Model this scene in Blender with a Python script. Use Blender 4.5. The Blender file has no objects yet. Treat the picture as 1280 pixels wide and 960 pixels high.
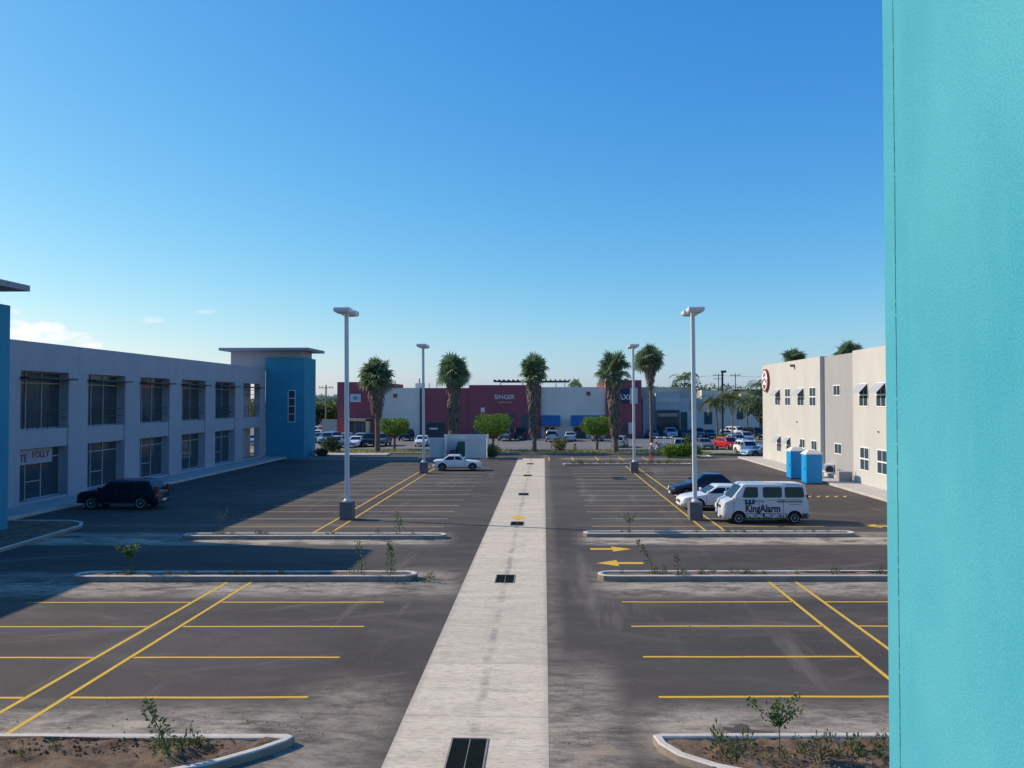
import bpy, bmesh, math, random
from mathutils import Vector, Matrix, noise as mnoise
from mathutils.geometry import delaunay_2d_cdt
R = math.radians
rnd = random.Random(7)
S = bpy.context.scene
C = S.collection

# ------------------------------------------------------------------ camera, sky, sun, exposure
CAMZ = 6.0
cam_d = bpy.data.cameras.new('camera'); cam_d.sensor_width = 36; cam_d.lens = 28.125
cam_d.clip_start = .1; cam_d.clip_end = 6000
cam = bpy.data.objects.new('camera', cam_d); C.objects.link(cam); S.camera = cam
cam.location = (0, 0, CAMZ); cam.rotation_euler = (R(91.17), 0, R(2.29))
CM = cam.rotation_euler.to_matrix()

SX, SY = 1.50, -.36                       # how far a shadow runs per metre of height
sun_dir = Vector((-SX, -SY, 1)).normalized()
SUN_EL = math.asin(sun_dir.z)
sd = bpy.data.lights.new('sun', 'SUN'); sd.energy = 5.0; sd.angle = R(.53); sd.color = (1, .86, .68)
sun = bpy.data.objects.new('sun', sd); C.objects.link(sun)
sun.rotation_euler = sun_dir.to_track_quat('Z', 'Y').to_euler(); sun.location = (-60, 20, 60)

W = bpy.data.worlds.new('World'); S.world = W; W.use_nodes = True
wn, wl = W.node_tree.nodes, W.node_tree.links
bg = wn['Background']
sky = wn.new('ShaderNodeTexSky'); sky.sky_type = 'NISHITA'; sky.sun_disc = False
sky.sun_elevation = SUN_EL; sky.sun_rotation = math.atan2(sun_dir.x, sun_dir.y)
sky.altitude = 10; sky.air_density = 1.15; sky.dust_density = .5; sky.ozone_density = 3.2
bg.inputs['Strength'].default_value = .105
# small fair-weather clouds low in the west, laid out by direction
tc = wn.new('ShaderNodeTexCoord')
def wmath(op, a, b=None, c=None):
    n = wn.new('ShaderNodeMath'); n.operation = op
    for i, v in enumerate((a, b, c)):
        if v is None: continue
        if isinstance(v, (int, float)): n.inputs[i].default_value = v
        else: wl.new(v, n.inputs[i])
    return n.outputs[0]
sp = wn.new('ShaderNodeSeparateXYZ'); wl.new(tc.outputs['Generated'], sp.inputs[0])
az = wmath('ARCTAN2', sp.outputs[0], sp.outputs[1])
el = wmath('ARCSINE', sp.outputs[2])
cb = wn.new('ShaderNodeCombineXYZ'); wl.new(az, cb.inputs[0]); wl.new(wmath('MULTIPLY', el, 1.9), cb.inputs[1])
nz = wn.new('ShaderNodeTexNoise'); nz.inputs['Scale'].default_value = 26; nz.inputs['Detail'].default_value = 6
nz.inputs['Roughness'].default_value = .6
wl.new(cb.outputs[0], nz.inputs['Vector'])
def blob(azc, elc, wa, we, gain=1.0):
    a = wmath('DIVIDE', wmath('SUBTRACT', az, azc), wa); e = wmath('DIVIDE', wmath('SUBTRACT', el, elc), we)
    d = wmath('SQRT', wmath('ADD', wmath('MULTIPLY', a, a), wmath('MULTIPLY', e, e)))
    v = wmath('MULTIPLY_ADD', d, -.55, .62)
    v = wmath('ADD', v, wmath('MULTIPLY_ADD', nz.outputs[0], 2.0, -1.0))
    m = wn.new('ShaderNodeMapRange'); m.inputs[1].default_value = .16; m.inputs[2].default_value = .42
    wl.new(v, m.inputs[0])
    return wmath('MULTIPLY', m.outputs[0], gain)
def dirof(px, py):
    d = (CM @ Vector(((px-640)/1000, (480-py)/1000, -1))).normalized()
    return math.atan2(d.x, d.y), math.asin(d.z)
cl = None
for px, py, wa, we, g in ((34, 414, .038, .020, .95), (72, 424, .04, .012, .85), (-60, 412, .06, .026, .9), (112, 434, .018, .008, .8),
                          (193, 400, .012, .0035, .30), (258, 390, .015, .004, .22)):
    a, e = dirof(px, py); b = blob(a, e, wa, we, g)
    cl = b if cl is None else wmath('MAXIMUM', cl, b)
sr = wn.new('ShaderNodeSeparateColor'); wl.new(sky.outputs[0], sr.inputs[0]); cc = wn.new('ShaderNodeCombineColor')
K0 = .105                                 # grades the sky towards the deep azure of a clear tropical day
for i, (a_, p_) in enumerate(((1.38, 1.60), (1.17, .98), (1.10, .47))):
    wl.new(wmath('MULTIPLY', wmath('POWER', wmath('MULTIPLY', sr.outputs[i], K0), p_), a_/K0), cc.inputs[i])
skyc = cc.outputs[0]
mx = wn.new('ShaderNodeMixRGB'); wl.new(cl, mx.inputs[0]); wl.new(skyc, mx.inputs[1])
mx.inputs[2].default_value = (9.6, 9.6, 9.9, 1); wl.new(mx.outputs[0], bg.inputs[0])

S.view_settings.view_transform = 'Standard'; S.view_settings.look = 'None'
S.view_settings.gamma = 1; S.view_settings.exposure = 0.0
S.cycles.max_bounces = 5; S.cycles.diffuse_bounces = 3; S.cycles.glossy_bounces = 3

def P(px, py, z=None, Y=None, X=None):
    """pixel of the photograph -> point on a plane of the place"""
    d = CM @ Vector(((px-640)/1000, (480-py)/1000, -1))
    if z is not None: t = (z-CAMZ)/d.z
    elif Y is not None: t = Y/d.y
    else: t = X/d.x
    return Vector((d.x*t, d.y*t, CAMZ+d.z*t))
def PX(px, Y): return P(px, 500, Y=Y).x
def PZ(py, Y, px=680): return P(px, py, Y=Y).z

# ------------------------------------------------------------------ materials
def mat(name, col, rough=.8, var=0, vscale=3, bump=0, bscale=40, metal=0, spec=.5, coat=0, stretch=(1, 1, 1), col2=None, detail=5):
    m = bpy.data.materials.new(name); m.use_nodes = True
    n, l = m.node_tree.nodes, m.node_tree.links
    b = n['Principled BSDF']
    b.inputs['Base Color'].default_value = (*col, 1); b.inputs['Roughness'].default_value = rough
    b.inputs['Metallic'].default_value = metal; b.inputs['Specular IOR Level'].default_value = spec
    b.inputs['Coat Weight'].default_value = coat; b.inputs['Coat Roughness'].default_value = .05
    if var or bump:
        g = n.new('ShaderNodeNewGeometry')
        mp = n.new('ShaderNodeMapping'); mp.inputs['Scale'].default_value = stretch; l.new(g.outputs['Position'], mp.inputs[0])
    if var:
        t = n.new('ShaderNodeTexNoise'); t.inputs['Scale'].default_value = vscale; t.inputs['Detail'].default_value = detail
        t.inputs['Roughness'].default_value = .65; l.new(mp.outputs[0], t.inputs['Vector'])
        r = n.new('ShaderNodeValToRGB'); c2 = col2 or tuple(min(1, c*(1+var)) for c in col)
        r.color_ramp.elements[0].position = .3; r.color_ramp.elements[1].position = .7
        r.color_ramp.elements[0].color = (*[c*(1-var) for c in col], 1); r.color_ramp.elements[1].color = (*c2, 1)
        l.new(t.outputs[0], r.inputs[0]); l.new(r.outputs[0], b.inputs['Base Color'])
    if bump:
        t2 = n.new('ShaderNodeTexNoise'); t2.inputs['Scale'].default_value = bscale; t2.inputs['Detail'].default_value = 4
        l.new(mp.outputs[0], t2.inputs['Vector'])
        bp = n.new('ShaderNodeBump'); bp.inputs['Strength'].default_value = bump; bp.inputs['Distance'].default_value = .02
        l.new(t2.outputs[0], bp.inputs['Height']); l.new(bp.outputs[0], b.inputs['Normal'])
    return m

class NB:
    """tiny node builder for the larger ground materials"""
    def __init__(s, name):
        s.m = bpy.data.materials.new(name); s.m.use_nodes = True
        s.n, s.l = s.m.node_tree.nodes, s.m.node_tree.links; s.b = s.n['Principled BSDF']
        g = s.n.new('ShaderNodeNewGeometry'); s.pos = g.outputs['Position']
        q = s.n.new('ShaderNodeSeparateXYZ'); s.l.new(s.pos, q.inputs[0]); s.x, s.y, s.z = q.outputs
    def math(s, op, a, b=None, c=None, clamp=False):
        n = s.n.new('ShaderNodeMath'); n.operation = op; n.use_clamp = clamp
        for i, v in enumerate((a, b, c)):
            if v is None: continue
            if isinstance(v, (int, float)): n.inputs[i].default_value = v
            else: s.l.new(v, n.inputs[i])
        return n.outputs[0]
    def noise(s, scale, stretch=(1, 1, 1), detail=6, rough=.6, off=(0, 0, 0), dist=0):
        mp = s.n.new('ShaderNodeMapping'); mp.inputs['Scale'].default_value = stretch; mp.inputs['Location'].default_value = off
        s.l.new(s.pos, mp.inputs[0])
        t = s.n.new('ShaderNodeTexNoise'); t.inputs['Scale'].default_value = scale; t.inputs['Detail'].default_value = detail
        t.inputs['Roughness'].default_value = rough; t.inputs['Distortion'].default_value = dist
        s.l.new(mp.outputs[0], t.inputs['Vector']); return t.outputs[0]
    def streak(s, scale, ang, stretch, detail=7, rough=.7):
        mp = s.n.new('ShaderNodeMapping'); mp.vector_type = 'TEXTURE'; mp.inputs['Rotation'].default_value = (0, 0, R(ang)); mp.inputs['Scale'].default_value = stretch
        s.l.new(s.pos, mp.inputs[0]); t = s.n.new('ShaderNodeTexNoise'); t.inputs['Scale'].default_value = scale; t.inputs['Detail'].default_value = detail
        t.inputs['Roughness'].default_value = rough; s.l.new(mp.outputs[0], t.inputs['Vector']); return t.outputs[0]
    def rng(s, v, a, b, c=0, d=1, smooth=True):
        m = s.n.new('ShaderNodeMapRange'); m.interpolation_type = 'SMOOTHSTEP' if smooth else 'LINEAR'
        s.l.new(v, m.inputs[0])
        for i, q in enumerate((a, b, c, d)): m.inputs[i+1].default_value = q
        return m.outputs[0]
    def band(s, v, c, w, soft):
        d = s.math('ABSOLUTE', s.math('SUBTRACT', v, c))
        return s.rng(d, w+soft, w)  if False else s.math('SUBTRACT', 1, s.rng(d, w, w+soft))
    def mix(s, f, a, b, mode='MIX'):
        m = s.n.new('ShaderNodeMixRGB'); m.blend_type = mode
        for i, v in enumerate((f, a, b)):
            if isinstance(v, (int, float)): m.inputs[i].default_value = v
            elif isinstance(v, tuple): m.inputs[i].default_value = (*v, 1)
            else: s.l.new(v, m.inputs[i])
        return m.outputs[0]
    def out(s, col, rough=.9, h=None, strength=.3, dist=.02):
        s.l.new(col, s.b.inputs['Base Color'])
        if isinstance(rough, (int, float)): s.b.inputs['Roughness'].default_value = rough
        else: s.l.new(rough, s.b.inputs['Roughness'])
        s.b.inputs['Specular IOR Level'].default_value = .3
        if h is not None:
            bp = s.n.new('ShaderNodeBump'); bp.inputs['Strength'].default_value = strength; bp.inputs['Distance'].default_value = dist
            s.l.new(h, bp.inputs['Height']); s.l.new(bp.outputs[0], s.b.inputs['Normal'])
        return s.m

def asphalt_mat():
    k = NB('asphalt')
    big = k.noise(.16, (.6, 1, 1), 7, .62, dist=.6); mid = k.noise(.9, (.35, 1, 1), 7, .65); fine = k.noise(22, detail=5, rough=.7)
    grain = k.noise(120, detail=2)
    base = k.mix(k.rng(big, .35, .66), (.057, .047, .039), (.087, .074, .061))
    base = k.mix(k.rng(mid, .5, .75, 0, .45), base, (.13, .12, .11))
    base = k.mix(.35, base, k.mix(fine, (.5, .5, .5), (1.5, 1.5, 1.5)), 'MULTIPLY')
    # pale builders' dust swept against the kerbs and along the concrete strip
    d = None; ys = k.math('SUBTRACT', k.y, k.math('MULTIPLY', k.math('ADD', k.x, 4.75), .043))
    for c, w, so, g in ((25.7, .5, 1.5, 1.15), (14.3, .5, 1.5, 1.1), (34.1, .55, .7, 1.5), (27.5, .2, .5, .6), (35.7, .3, .7, .9), (38.4, .05, .6, .3), (82, .3, 2, .8)):
        b = k.math('MULTIPLY', k.band(ys, c, w, so), g); d = b if d is None else k.math('MAXIMUM', d, b)
    d = k.math('MULTIPLY', d, k.math('SUBTRACT', 1, k.band(k.x, -1.3, 2.2, 1.6)))
    side = k.math('MULTIPLY', k.band(k.x, .5, .5, .9), k.math('SUBTRACT', 1, k.rng(k.y, 15.5, 20)))
    side2 = k.math('MULTIPLY', k.band(k.x, .1, .1, .5), .35)
    left = k.math('MULTIPLY', k.math('MULTIPLY', k.band(k.x, -3.9, .4, 1.3), k.band(k.y, 14.5, 1.2, 2.5)), .75)
    tip = k.math('MULTIPLY', k.math('MULTIPLY', k.band(k.x, -4.0, .8, .9), k.band(k.y, 26.3, 1.0, 2.0)), .8)
    for q in (side, side2, left, tip): d = k.math('MAXIMUM', d, q)
    mot = k.noise(1.0, (.55, 1.25, 1), 9, .72, (3, 9, 0), .2)
    dm = k.math('MULTIPLY', d, k.rng(k.math('ADD', k.math('MULTIPLY', mot, .6), k.math('MULTIPLY', k.noise(3.6, (.45, 1.3, 1), 8, .75, (1, 8, 0)), .4)), .36, .62))
    dm = k.math('MULTIPLY', dm, k.rng(k.noise(14, detail=4, rough=.8, off=(2, 2, 0)), .3, .6, .62, 1))
    big2 = k.rng(k.noise(.22, (.35, 1.2, 1), 9, .74, (31, 4, 0), .35), .56, .80, 0, .28)
    dm = k.math('MAXIMUM', dm, big2)
    s1 = k.rng(k.streak(.9, 24, (7, 1, 1)), .53, .75, 0, .22); s2 = k.rng(k.streak(.7, -27, (8, 1, 1)), .55, .77, 0, .18); s3 = k.rng(k.streak(.5, 88, (9, 1, 1)), .54, .74, 0, .25)
    dm = k.math('MAXIMUM', dm, k.math('MAXIMUM', s1, k.math('MAXIMUM', s2, s3)))
    scuff = k.rng(k.streak(2.2, 4, (10, 1, 1), 6, .8), .56, .72, 0, .5); base = k.mix(scuff, base, (.038, .034, .032))
    gr = k.rng(k.noise(48, detail=4, rough=.85, off=(1, 1, 4)), .3, .7, .72, 1.3); base = k.mix(1, base, gr, 'MULTIPLY')
    col = k.mix(k.math('MULTIPLY', dm, .86, clamp=True), base, (.47, .395, .30))
    # rusty wash at the near right of the strip
    ru = k.math('MULTIPLY', k.math('MULTIPLY', k.band(k.x, 1.05, .2, .6), k.band(k.y, 13.2, .5, 1.4)), k.rng(mot, .45, .7))
    col = k.mix(k.math('MULTIPLY', ru, .5), col, (.26, .16, .09))
    # pale specks and dark oil drops
    sp_ = k.rng(k.noise(5.5, detail=3, rough=.8, off=(7, 7, 0)), .73, .78, 0, .55); col = k.mix(sp_, col, (.34, .32, .28))
    oil = k.rng(k.noise(1.4, detail=2, rough=.4, off=(50, 3, 0)), .74, .80, 0, .5); col = k.mix(oil, col, (.03, .028, .028))
    # faint pale tyre sweep curving out of the aisle
    h = k.math('ADD', fine, k.math('MULTIPLY', grain, .7))
    return k.out(col, k.rng(mid, .3, .7, .78, .95), h, .35, .012)
def concrete_mat():
    k = NB('concrete_strip_mat')
    st = k.noise(.8, (.45, 2.2, 1), 8, .7); f = k.noise(9, (.5, 2, 1), 8, .75); g = k.noise(60, detail=3)
    col = k.mix(k.rng(st, .3, .7), (.59, .50, .37), (.73, .63, .475))
    col = k.mix(k.rng(f, .47, .66, 0, .75), col, (.31, .27, .22))
    blot = k.noise(1.7, (.5, 1.6, 1), 9, .8, (12, 3, 0)); col = k.mix(k.rng(blot, .50, .64, 0, .5), col, (.34, .30, .245))
    # dark wash running from grate to grate
    wob = k.math('ADD', k.x, k.math('MULTIPLY_ADD', k.noise(.5, (0, 1, 0), 3), .25, -.12))
    run = k.math('MULTIPLY', k.band(wob, -1.28, .02, .13), k.rng(k.noise(1.3, (.6, 1, 1), 5, .7, (5, 2, 0)), .38, .62))
    col = k.mix(k.math('MULTIPLY', run, .6), col, (.17, .16, .14))
    wash = k.math('MULTIPLY', k.band(wob, -1.25, .2, .5), k.rng(k.noise(1.6, (.4, 1.6, 1), 7, .75, (9, 2, 0)), .5, .72))
    col = k.mix(k.math('MULTIPLY', wash, .55), col, (.22, .205, .18))
    # grubby edges
    ed = k.math('SUBTRACT', 1, k.band(wob, -1.3, 1.2, .2)); col = k.mix(k.math('MULTIPLY', ed, .35), col, (.22, .2, .17))
    # sawn joints every 3.05 m and slabs of slightly different tone
    fr = k.math('FRACT', k.math('DIVIDE', k.y, 3.05)); j = k.math('LESS_THAN', fr, .008); col = k.mix(k.math('MULTIPLY', j, .55), col, (.12, .11, .10))
    sl = k.math('FRACT', k.math('MULTIPLY', k.math('FLOOR', k.math('DIVIDE', k.y, 6.1)), .618)); col = k.mix(k.math('MULTIPLY', sl, .22), col, (.30, .285, .25))
    return k.out(col, .9, k.math('ADD', f, k.math('MULTIPLY', g, .3)), .25, .015)
def paint_mat(name, c):
    k = NB(name); w = k.noise(7, (1, 1, 1), 8, .75); f = k.noise(35, detail=4, rough=.8)
    col = k.mix(k.rng(w, .35, .65, 0, .25), c, tuple(q*.7 for q in c))
    col = k.mix(k.rng(f, .54, .72, 0, .65), col, (.12, .105, .09))
    return k.out(col, .75)
def stucco_mat(name, c, c2, sc=70, bump=.6, vs=.5):
    k = NB(name); v = k.noise(vs, (1, 1, .5), 8, .7); g = k.noise(sc, detail=4, rough=.7); sp_ = k.noise(sc*1.7, detail=2)
    col = k.mix(k.rng(v, .35, .7), c, c2)
    col = k.mix(.5, col, k.mix(g, (.72, .72, .72), (1.28, 1.28, 1.28)), 'MULTIPLY')
    return k.out(col, .92, k.math('ADD', g, k.math('MULTIPLY', sp_, .5)), bump, .01)
def soil_mat():
    k = NB('soil'); a = k.noise(2.5, detail=8, rough=.7); b = k.noise(26, detail=5, rough=.75)
    col = k.mix(k.rng(a, .35, .65), (.13, .08, .05), (.27, .19, .125)); col = k.mix(k.rng(b, .5, .75, 0, .7), col, (.28, .20, .14))
    return k.out(col, .98, k.math('ADD', b, a), .9, .06)
def wall_mat():
    k = NB('turquoise_render')
    lg = k.noise(.9, (1, 1, .6), 5, .6); f = k.noise(120, (1, 1.0, 1.2), 5, .75); f2 = k.noise(260, detail=3, rough=.8); pit = k.noise(40, detail=3, rough=.6, off=(3, 1, 1))
    col = k.mix(k.rng(lg, .3, .7), (.045, .315, .42), (.085, .395, .485))
    col = k.mix(k.rng(k.math('ADD', f, k.math('MULTIPLY', f2, .4)), .55, .9), (1, 1, 1), k.mix(0, (1.16, 1.12, 1.1), (1, 1, 1)), 'MIX') if False else col
    col = k.mix(.55, col, k.mix(k.rng(f, .35, .68), (.68, .72, .75), (1.24, 1.18, 1.15)), 'MULTIPLY')
    sm = k.rng(k.noise(3.5, (1, 1, .8), 7, .75, (2, 5, 1)), .50, .72, 0, .45); str_ = k.rng(k.noise(6, (1, 1, .12), 6, .7, (8, 1, 3)), .52, .72, 0, .22); col = k.mix(str_, col, (.11, .40, .47)); col = k.mix(sm, col, (.06, .34, .41))
    pd = k.rng(pit, .70, .76, 0, .6); col = k.mix(pd, col, (.035, .20, .25))
    return k.out(col, .9, k.math('ADD', k.math('MULTIPLY', f, .8), k.math('SUBTRACT', f2, pd)), .42, .004)

M = {}
M['asphalt'] = asphalt_mat(); M['concrete'] = concrete_mat()
M['yellow'] = paint_mat('yellow_paint', (.72, .44, .045))
M['worn'] = paint_mat('worn_paint', (.62, .50, .26))
M['soil'] = soil_mat()
M['kerb'] = mat('kerb_concrete', (.26, .22, .18), .9, .2, 2.5, .3, 50)  # darkened so the shade on kerb side faces sits in the colour
M['kerbtop'] = mat('lit_kerb_top', (.56, .505, .43), .85, .16, 3, .3, 50)  # paler copy for kerb tops, with the sunlight painted into its colour
M['walk'] = mat('sidewalk_concrete', (.46, .43, .39), .9, .14, .8, .25, 60)
M['ground'] = mat('dry_ground', (.13, .12, .08), .95, .4, .05, .2, 3)
M['farlot'] = mat('far_asphalt', (.15, .145, .14), .9, .25, .3, .2, 30, stretch=(.4, 1, 1))
M['grass'] = mat('verge_grass', (.20, .22, .07), .95, .4, 1.6, .3, 9, col2=(.40, .34, .18))
M['turq'] = wall_mat()
M['bead'] = mat('render_joint', (.035, .20, .23), .95, .4, 60, .4, 200)
M['lstucco'] = stucco_mat('grey_stucco', (.34, .35, .40), (.385, .39, .44), 12, .3)
M['lblue'] = stucco_mat('blue_stucco', (.042, .235, .355), (.05, .265, .39), 12, .3)
M['lroof'] = mat('roof_edge', (.26, .28, .32), .8, .1, 2)
M['cream'] = stucco_mat('cream_stucco', (.47, .46, .435), (.52, .505, .475), 10, .25)
M['rgrey'] = stucco_mat('warm_grey_stucco', (.315, .312, .315), (.345, .34, .345), 10, .25)
M['maroon'] = stucco_mat('maroon_wall', (.27, .070, .095), (.31, .09, .115), 6, .2, .25)
M['fgrey'] = stucco_mat('pale_grey_wall', (.66, .60, .53), (.72, .66, .585), 6, .2, .35)
M['fblue'] = stucco_mat('blue_grey_wall', (.50, .52, .52), (.58, .59, .58), 6, .2, .3)
M['fbeige'] = stucco_mat('beige_wall', (.42, .38, .32), (.50, .45, .38), 6, .2, .3)
M['portal'] = mat('portal_render', (.70, .50, .30), .85, .08, 2)
M['glass'] = mat('window_glass', (.045, .065, .08), .08, spec=.45)
M['glass2'] = mat('tinted_glass', (.06, .10, .12), .08, spec=.6)
M['carglass'] = mat('car_glass', (.008, .014, .017), .06, spec=.35)
M['frame'] = mat('window_frame', (.35, .37, .40), .5)
M['white'] = mat('white_paint', (.78, .78, .77), .45, .05, 3)
M['offwhite'] = mat('white_metal', (.80, .80, .79), .5, .08, 3)
M['pole'] = mat('pole_paint', (.60, .60, .62), .45, .06, 5)
M['lampbase'] = mat('painted_base', (.15, .135, .15), .85, .2, 4, .2, 40)
M['lampglass'] = mat('lamp_lens', (.45, .5, .55), .2)
M['black'] = mat('black_rubber', (.018, .018, .019), .8)
M['dark'] = mat('dark_metal', (.035, .037, .04), .5, .1, 3)
M['grate'] = mat('grate_iron', (.008, .014, .013), .9, .3, 8, spec=.1)
M['pit'] = mat('drain_pit', (.004, .006, .007), .95)
M['rim'] = mat('alloy', (.42, .43, .45), .4, metal=.2)
M['tail'] = mat('tail_lens', (.22, .02, .025), .2)
M['head'] = mat('head_lens', (.75, .78, .82), .12, spec=.8)
M['navy'] = mat('navy_vinyl', (.01, .018, .09), .5)
M['lettering'] = mat('white_letters', (.8, .8, .8), .6)
M['awn'] = mat('blue_awning', (.03, .12, .29), .8, .12, 2)
M['pot_l'] = mat('toilet_plastic', (.006, .30, .66), .45, .06, 3)
M['pot_t'] = mat('toilet_roof', (.60, .60, .56), .6)
M['green'] = mat('dark_green_metal', (.015, .075, .07), .5, .15, 3)
M['trunk'] = mat('palm_trunk', (.14, .105, .085), .95, .35, 4, .6, 20, stretch=(1, 1, 3))
M['palmpale'] = mat('pale_palm_trunk', (.30, .26, .20), .9, .2, 3)
M['bark'] = mat('bark', (.10, .075, .055), .95, .35, 6, .5, 25)
M['skirt'] = mat('dead_fronds', (.135, .11, .095), .95, .45, 3, .5, 20, stretch=(3, 3, .5), col2=(.27, .215, .17))
M['signred'] = mat('sign_maroon', (.20, .02, .035), .5)
M['redtext'] = mat('red_letters', (.22, .025, .05), .7)
M['wood'] = mat('pole_wood', (.22, .17, .12), .9, .3, 5)
M['stain'] = mat('damp_asphalt', (.075, .063, .05), .85, .3, 3, .2, 60)
def leafmat(name, a, b, sc=1.2):
    m = bpy.data.materials.new(name); m.use_nodes = True; n, l = m.node_tree.nodes, m.node_tree.links
    p = n['Principled BSDF']; g = n.new('ShaderNodeNewGeometry')
    t = n.new('ShaderNodeTexNoise'); t.inputs['Scale'].default_value = sc; t.inputs['Detail'].default_value = 4; l.new(g.outputs['Position'], t.inputs[0])
    ad = n.new('ShaderNodeMath'); ad.operation = 'MULTIPLY_ADD'; l.new(g.outputs['Random Per Island'], ad.inputs[0]); ad.inputs[1].default_value = .5
    ad2 = n.new('ShaderNodeMath'); ad2.operation = 'SUBTRACT'; l.new(t.outputs[0], ad2.inputs[0]); ad2.inputs[1].default_value = .25; l.new(ad2.outputs[0], ad.inputs[2])
    mxx = n.new('ShaderNodeMixRGB'); l.new(ad.outputs[0], mxx.inputs[0]); mxx.inputs[1].default_value = (*a, 1); mxx.inputs[2].default_value = (*b, 1)
    l.new(mxx.outputs[0], p.inputs['Base Color']); p.inputs['Roughness'].default_value = .55; p.inputs['Specular IOR Level'].default_value = .3
    tr = n.new('ShaderNodeBsdfTranslucent'); l.new(mxx.outputs[0], tr.inputs[0])
    ms = n.new('ShaderNodeMixShader'); ms.inputs[0].default_value = .3; l.new(p.outputs[0], ms.inputs[1]); l.new(tr.outputs[0], ms.inputs[2])
    l.new(ms.outputs[0], n['Material Output'].inputs[0]); return m
M['palmleaf'] = leafmat('palm_leaf', (.05, .11, .06), (.22, .29, .15))
M['palmyel'] = leafmat('yellowing_palm_leaf', (.09, .12, .03), (.38, .34, .10))
M['ficus'] = leafmat('ficus_leaf', (.05, .13, .012), (.17, .30, .03), 2)
M['leafdark'] = leafmat('dark_leaf', (.018, .040, .015), (.065, .10, .035))
M['leafmid'] = leafmat('mid_leaf', (.06, .11, .025), (.19, .25, .07))
M['sapling'] = leafmat('sapling_leaf', (.04, .10, .02), (.12, .20, .06), 4)
M['weed'] = leafmat('weed_leaf', (.035, .07, .02), (.13, .17, .06), 5)
M['bushy'] = leafmat('bush_leaf', (.06, .08, .02), (.28, .27, .08), 3)
def paint(name, c, rough=.3, metal=0): return mat(name, c, rough, coat=.7 if max(c) > .2 else .15, metal=metal, spec=.5 if max(c) > .2 else .35)

# ------------------------------------------------------------------ mesh helpers
class MB:
    def __init__(s): s.v = []; s.f = []; s.mi = []; s.cur = 0
    def face(s, pts):
        i = len(s.v); s.v += [tuple(p) for p in pts]; s.f.append(tuple(range(i, i+len(pts)))); s.mi.append(s.cur)
    def box(s, x0, x1, y0, y1, z0, z1):
        i = len(s.v); s.v += [(x, y, z) for z in (z0, z1) for x, y in ((x0, y0), (x1, y0), (x1, y1), (x0, y1))]
        for f in ((3, 2, 1, 0), (4, 5, 6, 7), (0, 1, 5, 4), (1, 2, 6, 5), (2, 3, 7, 6), (3, 0, 4, 7)):
            s.f.append(tuple(i+k for k in f)); s.mi.append(s.cur)
        return s
    def loft(s, rings, cap=True, closed=True):
        i = len(s.v); n = len(rings[0])
        for r in rings: s.v += [tuple(p) for p in r]
        for a in range(len(rings)-1):
            for b in range(n if closed else n-1):
                c = (b+1) % n; s.f.append((i+a*n+b, i+a*n+c, i+(a+1)*n+c, i+(a+1)*n+b)); s.mi.append(s.cur)
        if cap:
            s.f.append(tuple(i+k for k in reversed(range(n)))); s.mi.append(s.cur)
            s.f.append(tuple(i+(len(rings)-1)*n+k for k in range(n))); s.mi.append(s.cur)
        return s
    def tube(s, pts, rs, n=8):
        pts = [Vector(p) for p in pts]; rings = []
        if isinstance(rs, (int, float)): rs = [rs]*len(pts)
        for k, p in enumerate(pts):
            d = (pts[min(k+1, len(pts)-1)]-pts[max(k-1, 0)]).normalized()
            u = d.cross(Vector((0, 0, 1)) if abs(d.z) < .95 else Vector((1, 0, 0))).normalized(); w = d.cross(u)
            rings.append([p+(u*math.cos(2*math.pi*j/n)+w*math.sin(2*math.pi*j/n))*rs[k] for j in range(n)])
        return s.loft(rings)
    def lathe(s, prof, c=(0, 0, 0), axis='z', n=16):
        rings = []
        for r, h in prof:
            ring = []
            for j in range(n):
                a = 2*math.pi*j/n; x, y = r*math.cos(a), r*math.sin(a)
                ring.append((c[0]+x, c[1]+y, c[2]+h) if axis == 'z' else (c[0]+x, c[1]+h, c[2]+y))
            rings.append(ring)
        return s.loft(rings)
    def prism(s, poly, axis, a, b):
        """extrude a 2D outline between a and b along an axis"""
        f = {'z': lambda p, h: (p[0], p[1], h), 'y': lambda p, h: (p[0], h, p[1]), 'x': lambda p, h: (h, p[0], p[1])}[axis]
        return s.loft([[f(p, a) for p in poly], [f(p, b) for p in poly]])
    def plate(s, quad, uv, off=.008, th=.01):
        """thin slab with outline uv laid just proud of a four-cornered plane"""
        a, b, c, d = [Vector(q) for q in quad]; n = (b-a).cross(d-a).normalized()
        pts = [(a*(1-u)+b*u)*(1-v)+(d*(1-u)+c*u)*v for u, v in uv]
        return s.loft([[p+n*(off-th) for p in pts], [p+n*off for p in pts]])
    def build(s, name, mats, parent=None, smooth=None, bevel=0, fix=True):
        me = bpy.data.meshes.new(name); me.from_pydata(s.v, [], s.f)
        for m in (mats if isinstance(mats, (list, tuple)) else [mats]): me.materials.append(m)
        if any(s.mi): me.polygons.foreach_set('material_index', s.mi)
        if fix:
            bm = bmesh.new(); bm.from_mesh(me); bmesh.ops.recalc_face_normals(bm, faces=bm.faces); bm.to_mesh(me); bm.free()
        if smooth:
            me.polygons.foreach_set('use_smooth', [True]*len(me.polygons)); me.set_sharp_from_angle(angle=R(smooth))
        o = bpy.data.objects.new(name, me); C.objects.link(o)
        if parent: o.parent = parent
        if bevel:
            b = o.modifiers.new('bevel', 'BEVEL'); b.width = bevel; b.segments = 2; b.limit_method = 'ANGLE'; b.angle_limit = R(40)
        return o
def rrect(u0, u1, v0, v1, r=.1, n=3):
    out = []
    for cx, cy, a0 in ((u1-r, v1-r, 0), (u0+r, v1-r, 90), (u0+r, v0+r, 180), (u1-r, v0+r, 270)):
        for k in range(n+1):
            a = R(a0+90*k/n); out.append((cx+r*math.cos(a), cy+r*math.sin(a)))
    return out
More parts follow.
